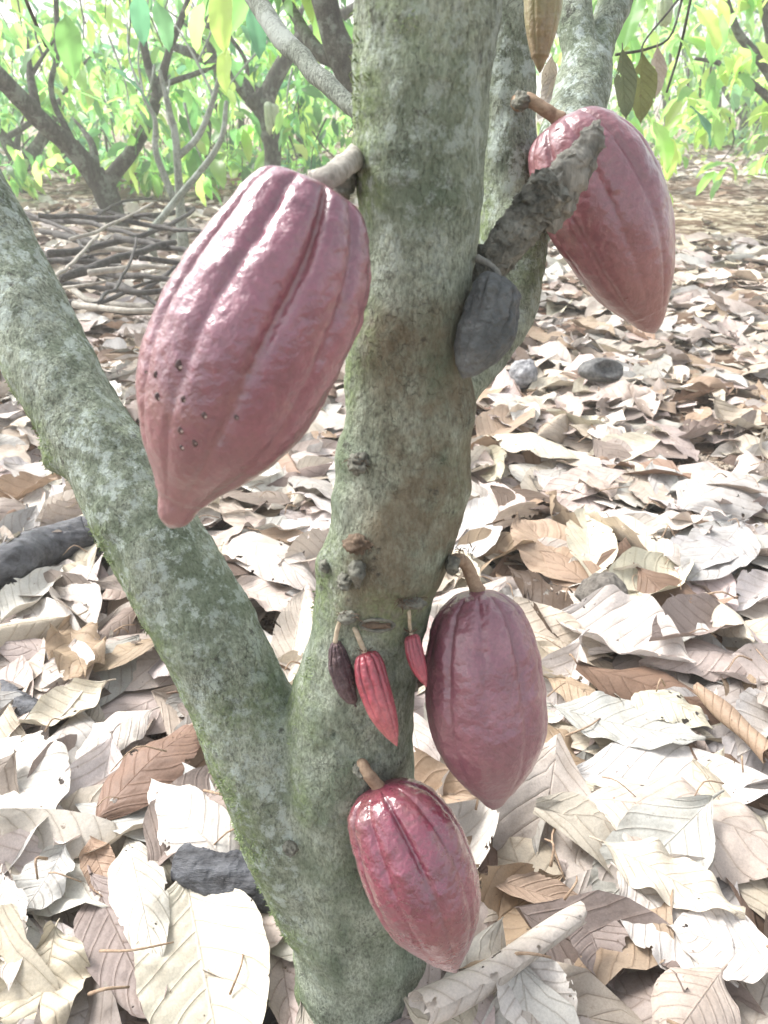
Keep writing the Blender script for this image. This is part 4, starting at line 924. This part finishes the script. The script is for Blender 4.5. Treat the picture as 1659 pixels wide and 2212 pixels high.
tree('dark leaning tree half hidden behind the trunk top',
     [[(900, 640, 80, 3.6), (850, 420, 76, 3.6), (800, 280, 70, 3.6), (752, 150, 64, 3.6), (718, 50, 60, 3.6), (680, -90, 56, 3.6)], [(745, 130, 40, 3.6), (690, 115, 34, 3.7), (650, 60, 26, 3.8), (600, -40, 20, 3.9)]],
     [(690, -40, 3.9, (.35, .3, .14), 9)], 6)
tree('tree at the right edge with dark slanting limbs',
     [[(1760, 420, 70, 6.5), (1735, 320, 64, 6.5), (1700, 220, 60, 6.5)], [(1705, 235, 36, 6.5), (1650, 140, 28, 6.5), (1590, 60, 22, 6.5), (1560, -40, 18, 6.5)],
      [(1700, 250, 26, 6.5), (1630, 185, 20, 6.5), (1560, 140, 15, 6.5), (1500, 128, 9, 6.5)], [(1690, 215, 34, 6.5), (1660, 60, 30, 6.5), (1640, -60, 26, 6.5)]],
     [(1560, 40, 7.0, (.9, .8, .4), 60), (1620, 200, 7.6, (.7, .6, .3), 34)], 7, tones=(1, 2, 3, 3), ws=.75, extra=6)
FAR_T = [(1522, 335, 18, 13, 'pale leaning far sapling beyond the bare soil'), (1560, 326, 16, 15, 'far thin trunk right of the pale leaning sapling'), (1597, 330, 20, 14, 'far dark trunk near the right edge beyond the bare soil'),
         (1450, 345, 18, 13.5, 'far tree just right of the brick-red pod'), (1640, 335, 18, 16, 'far thin trunk at the very right edge'), (440, 455, 26, 9.5, 'far slim trunk between the sapling and the stout tree'), (505, 440, 20, 11, 'far slim trunk left of the stout tree'), (140, 450, 30, 10.5, 'far trunk left of the dark forked tree'), (660, 430, 24, 12, 'far trunk right of the stout tree')]
for k, (u, v, w, Yd, lab) in enumerate(FAR_T):
    rr = random.Random(k); dx = rr.uniform(-18, 18)
    tree(lab, [[(u, v+30, w*1.15, Yd), (u+dx*.3, v-30, w, Yd), (u+dx, v-110, w*.85, Yd), (u+dx*1.6, v-200, w*.7, Yd)], [(u+dx*.6, v-70, w*.6, Yd), (u-dx-16, v-140, w*.5, Yd), (u-dx*2-20, v-230, w*.4, Yd)]],
         [(u, v-190, Yd, (1.1, .9, .55), 40), (u, v-60, Yd+.6, (1.0, .8, .3), 12)], 20+k, M_BARK_PALE if k == 0 else M_BARK_FAR, tones=(1, 2, 2, 3, 5))
# far mass of leaves
L = []; r = np.random.default_rng(99)
for i in range(1300):
    y = r.uniform(11, 21); x = r.uniform(-1, 1)*(.62*y+2.0); z = r.uniform(.15, 3.6)
    if fbm(np.array([[x, y, z]]), .55, 5, 2)[0] < -.08: continue
    if x > 3.0 and z < .55 and y < 16: continue
    spray(L, np.array([x, y, z]), .12, r.integers(5, 9), r, (0, 1, 2, 2, 3, 5), (.20, .36))
tag(foliage_mesh('far_woods', L), 'far plantation foliage closing the view', 'woods', kind='stuff')

# nearer leaves hanging into the top of the frame, on the front tree
L = []; r = np.random.default_rng(12); tw = []
def hang(u, v, Yd, ln, tone, yaw, pitch=1.25):
    V, F, uv = leaf_shape(1.0, .40, 9, 17, .3, -.7, -.15, .05, int(abs(u)+abs(v)), 0, .2, 0, 0, False)
    M = rot(yaw, pitch, 0); c = np.array(GREENS[tone])*r.uniform(.9, 1.15); L.append((V*ln*.66@M.T + at(u, v, Yd), F, np.tile(c, (len(V), 1))))
for a in ((40, -60, 1.9, .26, 4, 3.6, .5), (20, 20, 2.0, .2, 1, .2, .9), (140, 30, 2.3, .24, 1, 5, 1.3), (300, -20, 2.4, .20, 4, 2, 1.3), (335, 0, 2.4, .2, 5, 5.4, 1.2), (480, -40, 2.2, .24, 3, 4.5, 1.45), (440, 0, 2.4, .2, 2, 2.5, 1.2),
          (225, 140, 3.0, .28, 4, .3, .75), (170, 200, 3.0, .26, 1, .2, .6), (490, 100, 2.6, .2, 3, 4.3, 1.4), (540, 10, 2.6, .22, 4, 1.3, 1.3), (570, 20, 2.6, .2, 2, 5.8, 1.2), (90, 90, 2.6, .2, 0, 4, .9),
          (1400, 20, 1.9, .22, 2, 3.5, 1.0), (1440, 60, 2.1, .2, 2, 5.9, .9), (1500, 10, 2.2, .22, 3, .4, .8), (1560, 30, 2.3, .2, 1, 1.3, 1.1), (1380, -20, 1.8, .2, 1, 4.2, 1.0), (1480, 210, 2.6, .22, 2, .1, .5), (1490, 230, 2.5, .2, 4, 5.6, .9), (1440, 290, 2.4, .2, 3, 4.9, 1.2), (1410, 260, 2.4, .24, 2, 5.2, 1.0)): hang(*a)
for pts in ([(1330, 118, 6, 1.8), (1400, 105, 6, 1.85), (1450, 75, 5, 1.9), (1480, -30, 6, 2.0)], [(1385, 125, 4, 1.8), (1392, 90, 4, 1.82), (1440, 30, 5, 1.9), (1480, -20, 6, 2.0)], [(1440, 200, 5, 2.1), (1470, 100, 6, 2.1), (1500, -40, 7, 2.1)],
            [(100, 100, 8, 2.3), (60, 10, 9, 2.2), (30, -80, 10, 2.1)], [(480, -30, 7, 2.3), (500, -100, 9, 2.3)], [(310, -20, 6, 2.4), (330, -100, 8, 2.4)]):
    c, q = pxtube(pts, 14); tw.append(tube(c, q, 6))
foliage_mesh('foliage', L, root)
for V, F in tw: mesh('twig', V, F, M_BARK_FAR, root)
# brown leaves hanging dead by the rear limb
def dead_hang(u, v, u2, v2, Yd, w, cn, lab, seed):
    A, B = at(u, v, Yd), at(u2, v2, Yd); d = B-A; Ln = float(np.linalg.norm(d)); V, F, uv = leaf_shape(Ln, w*dep(A)/FPX, 15, 37, .3, .25, .3, .05, seed, 0, .2, 0, .05)
    T = d/Ln; sx = np.cross(T, FW); sx /= np.linalg.norm(sx); nz = np.cross(T, sx); M = np.stack([T, sx, nz], 1)
    o = mesh('hanging_leaf', V, F, M_DRY, uv=uv); o.matrix_world = Matrix.Translation(tuple(A)) @ Matrix(M.tolist()).to_4x4(); o.color = (*COLS[cn], 1); tag(o, lab, 'dry leaf', 'dead leaves hanging by the rear limb')
dead_hang(1388, 115, 1384, 268, 1.75, 62, 'olive', 'olive dying leaf hanging from a twig above the brick-red pod', 41)
dead_hang(1345, 105, 1352, 262, 1.5, 50, 'dull', 'dull green dying leaf hanging just right of the pale rear limb', 42)
dead_hang(1420, 100, 1416, 215, 1.8, 40, 'beige', 'beige dead leaf hanging right of the olive dying leaf', 43)
dead_hang(1215, 150, 1160, 265, 1.0, 46, 'white', 'whitish dead leaf caught between the rear stems', 44)
dead_hang(1192, 120, 1178, 215, 1.0, 34, 'cream', 'cream dead leaf hanging behind the rear stems', 45)
# small pale pods behind
for (u, v, w, h_, Yd, lab) in ((1435, 25, 22, 36, 2.0, 'small pale pod hanging among leaves at the top right'), (580, 255, 13, 38, 7.2, 'small pale pod on the stout tree at middle left'), (592, 248, 12, 26, 7.2, 'small pale pod behind another on the stout tree')):
    pod(lab, (u, v-h_), (u+3, v+h_), Yd, Yd, [(0, 1), (.05, w*.5), (.2, w*.85), (.45, w), (.7, w*.75), (.9, w*.3), (1, .5)], PALE_GREEN, 0, .05, .0003, 5, [(u-4, v-h_-14, Yd), (u-1, v-h_-6, Yd)], M_STALK_GREY, 5, 'small pale pods behind', nphi=40, nlen=80)

# ------------------------------------------------------------------ added haze volume, paling the far trees in place of lens veil
hv = bpy.data.materials.new('haze'); hv.use_nodes = True; t_ = hv.node_tree; t_.nodes.clear(); ho = t_.nodes.new('ShaderNodeOutputMaterial'); pv = t_.nodes.new('ShaderNodeVolumePrincipled')
pv.inputs['Density'].default_value = .011; pv.inputs['Color'].default_value = (.95, .97, .93, 1); pv.inputs['Anisotropy'].default_value = .2; t_.links.new(pv.outputs[0], ho.inputs['Volume'])
x0, x1, y0, y1, z0, z1 = -92, 92, -22, 202, -1.2, 5.2
V = np.array([(x, y, z) for x in (x0, x1) for y in (y0, y1) for z in (z0, z1)]); F = [(0, 1, 3, 2), (4, 6, 7, 5), (0, 4, 5, 1), (2, 3, 7, 6), (0, 2, 6, 4), (1, 5, 7, 3)]
tag(mesh('haze', V, F, hv, smooth=False), 'added haze volume standing in for lens veil over the far trees', 'haze', kind='stuff')
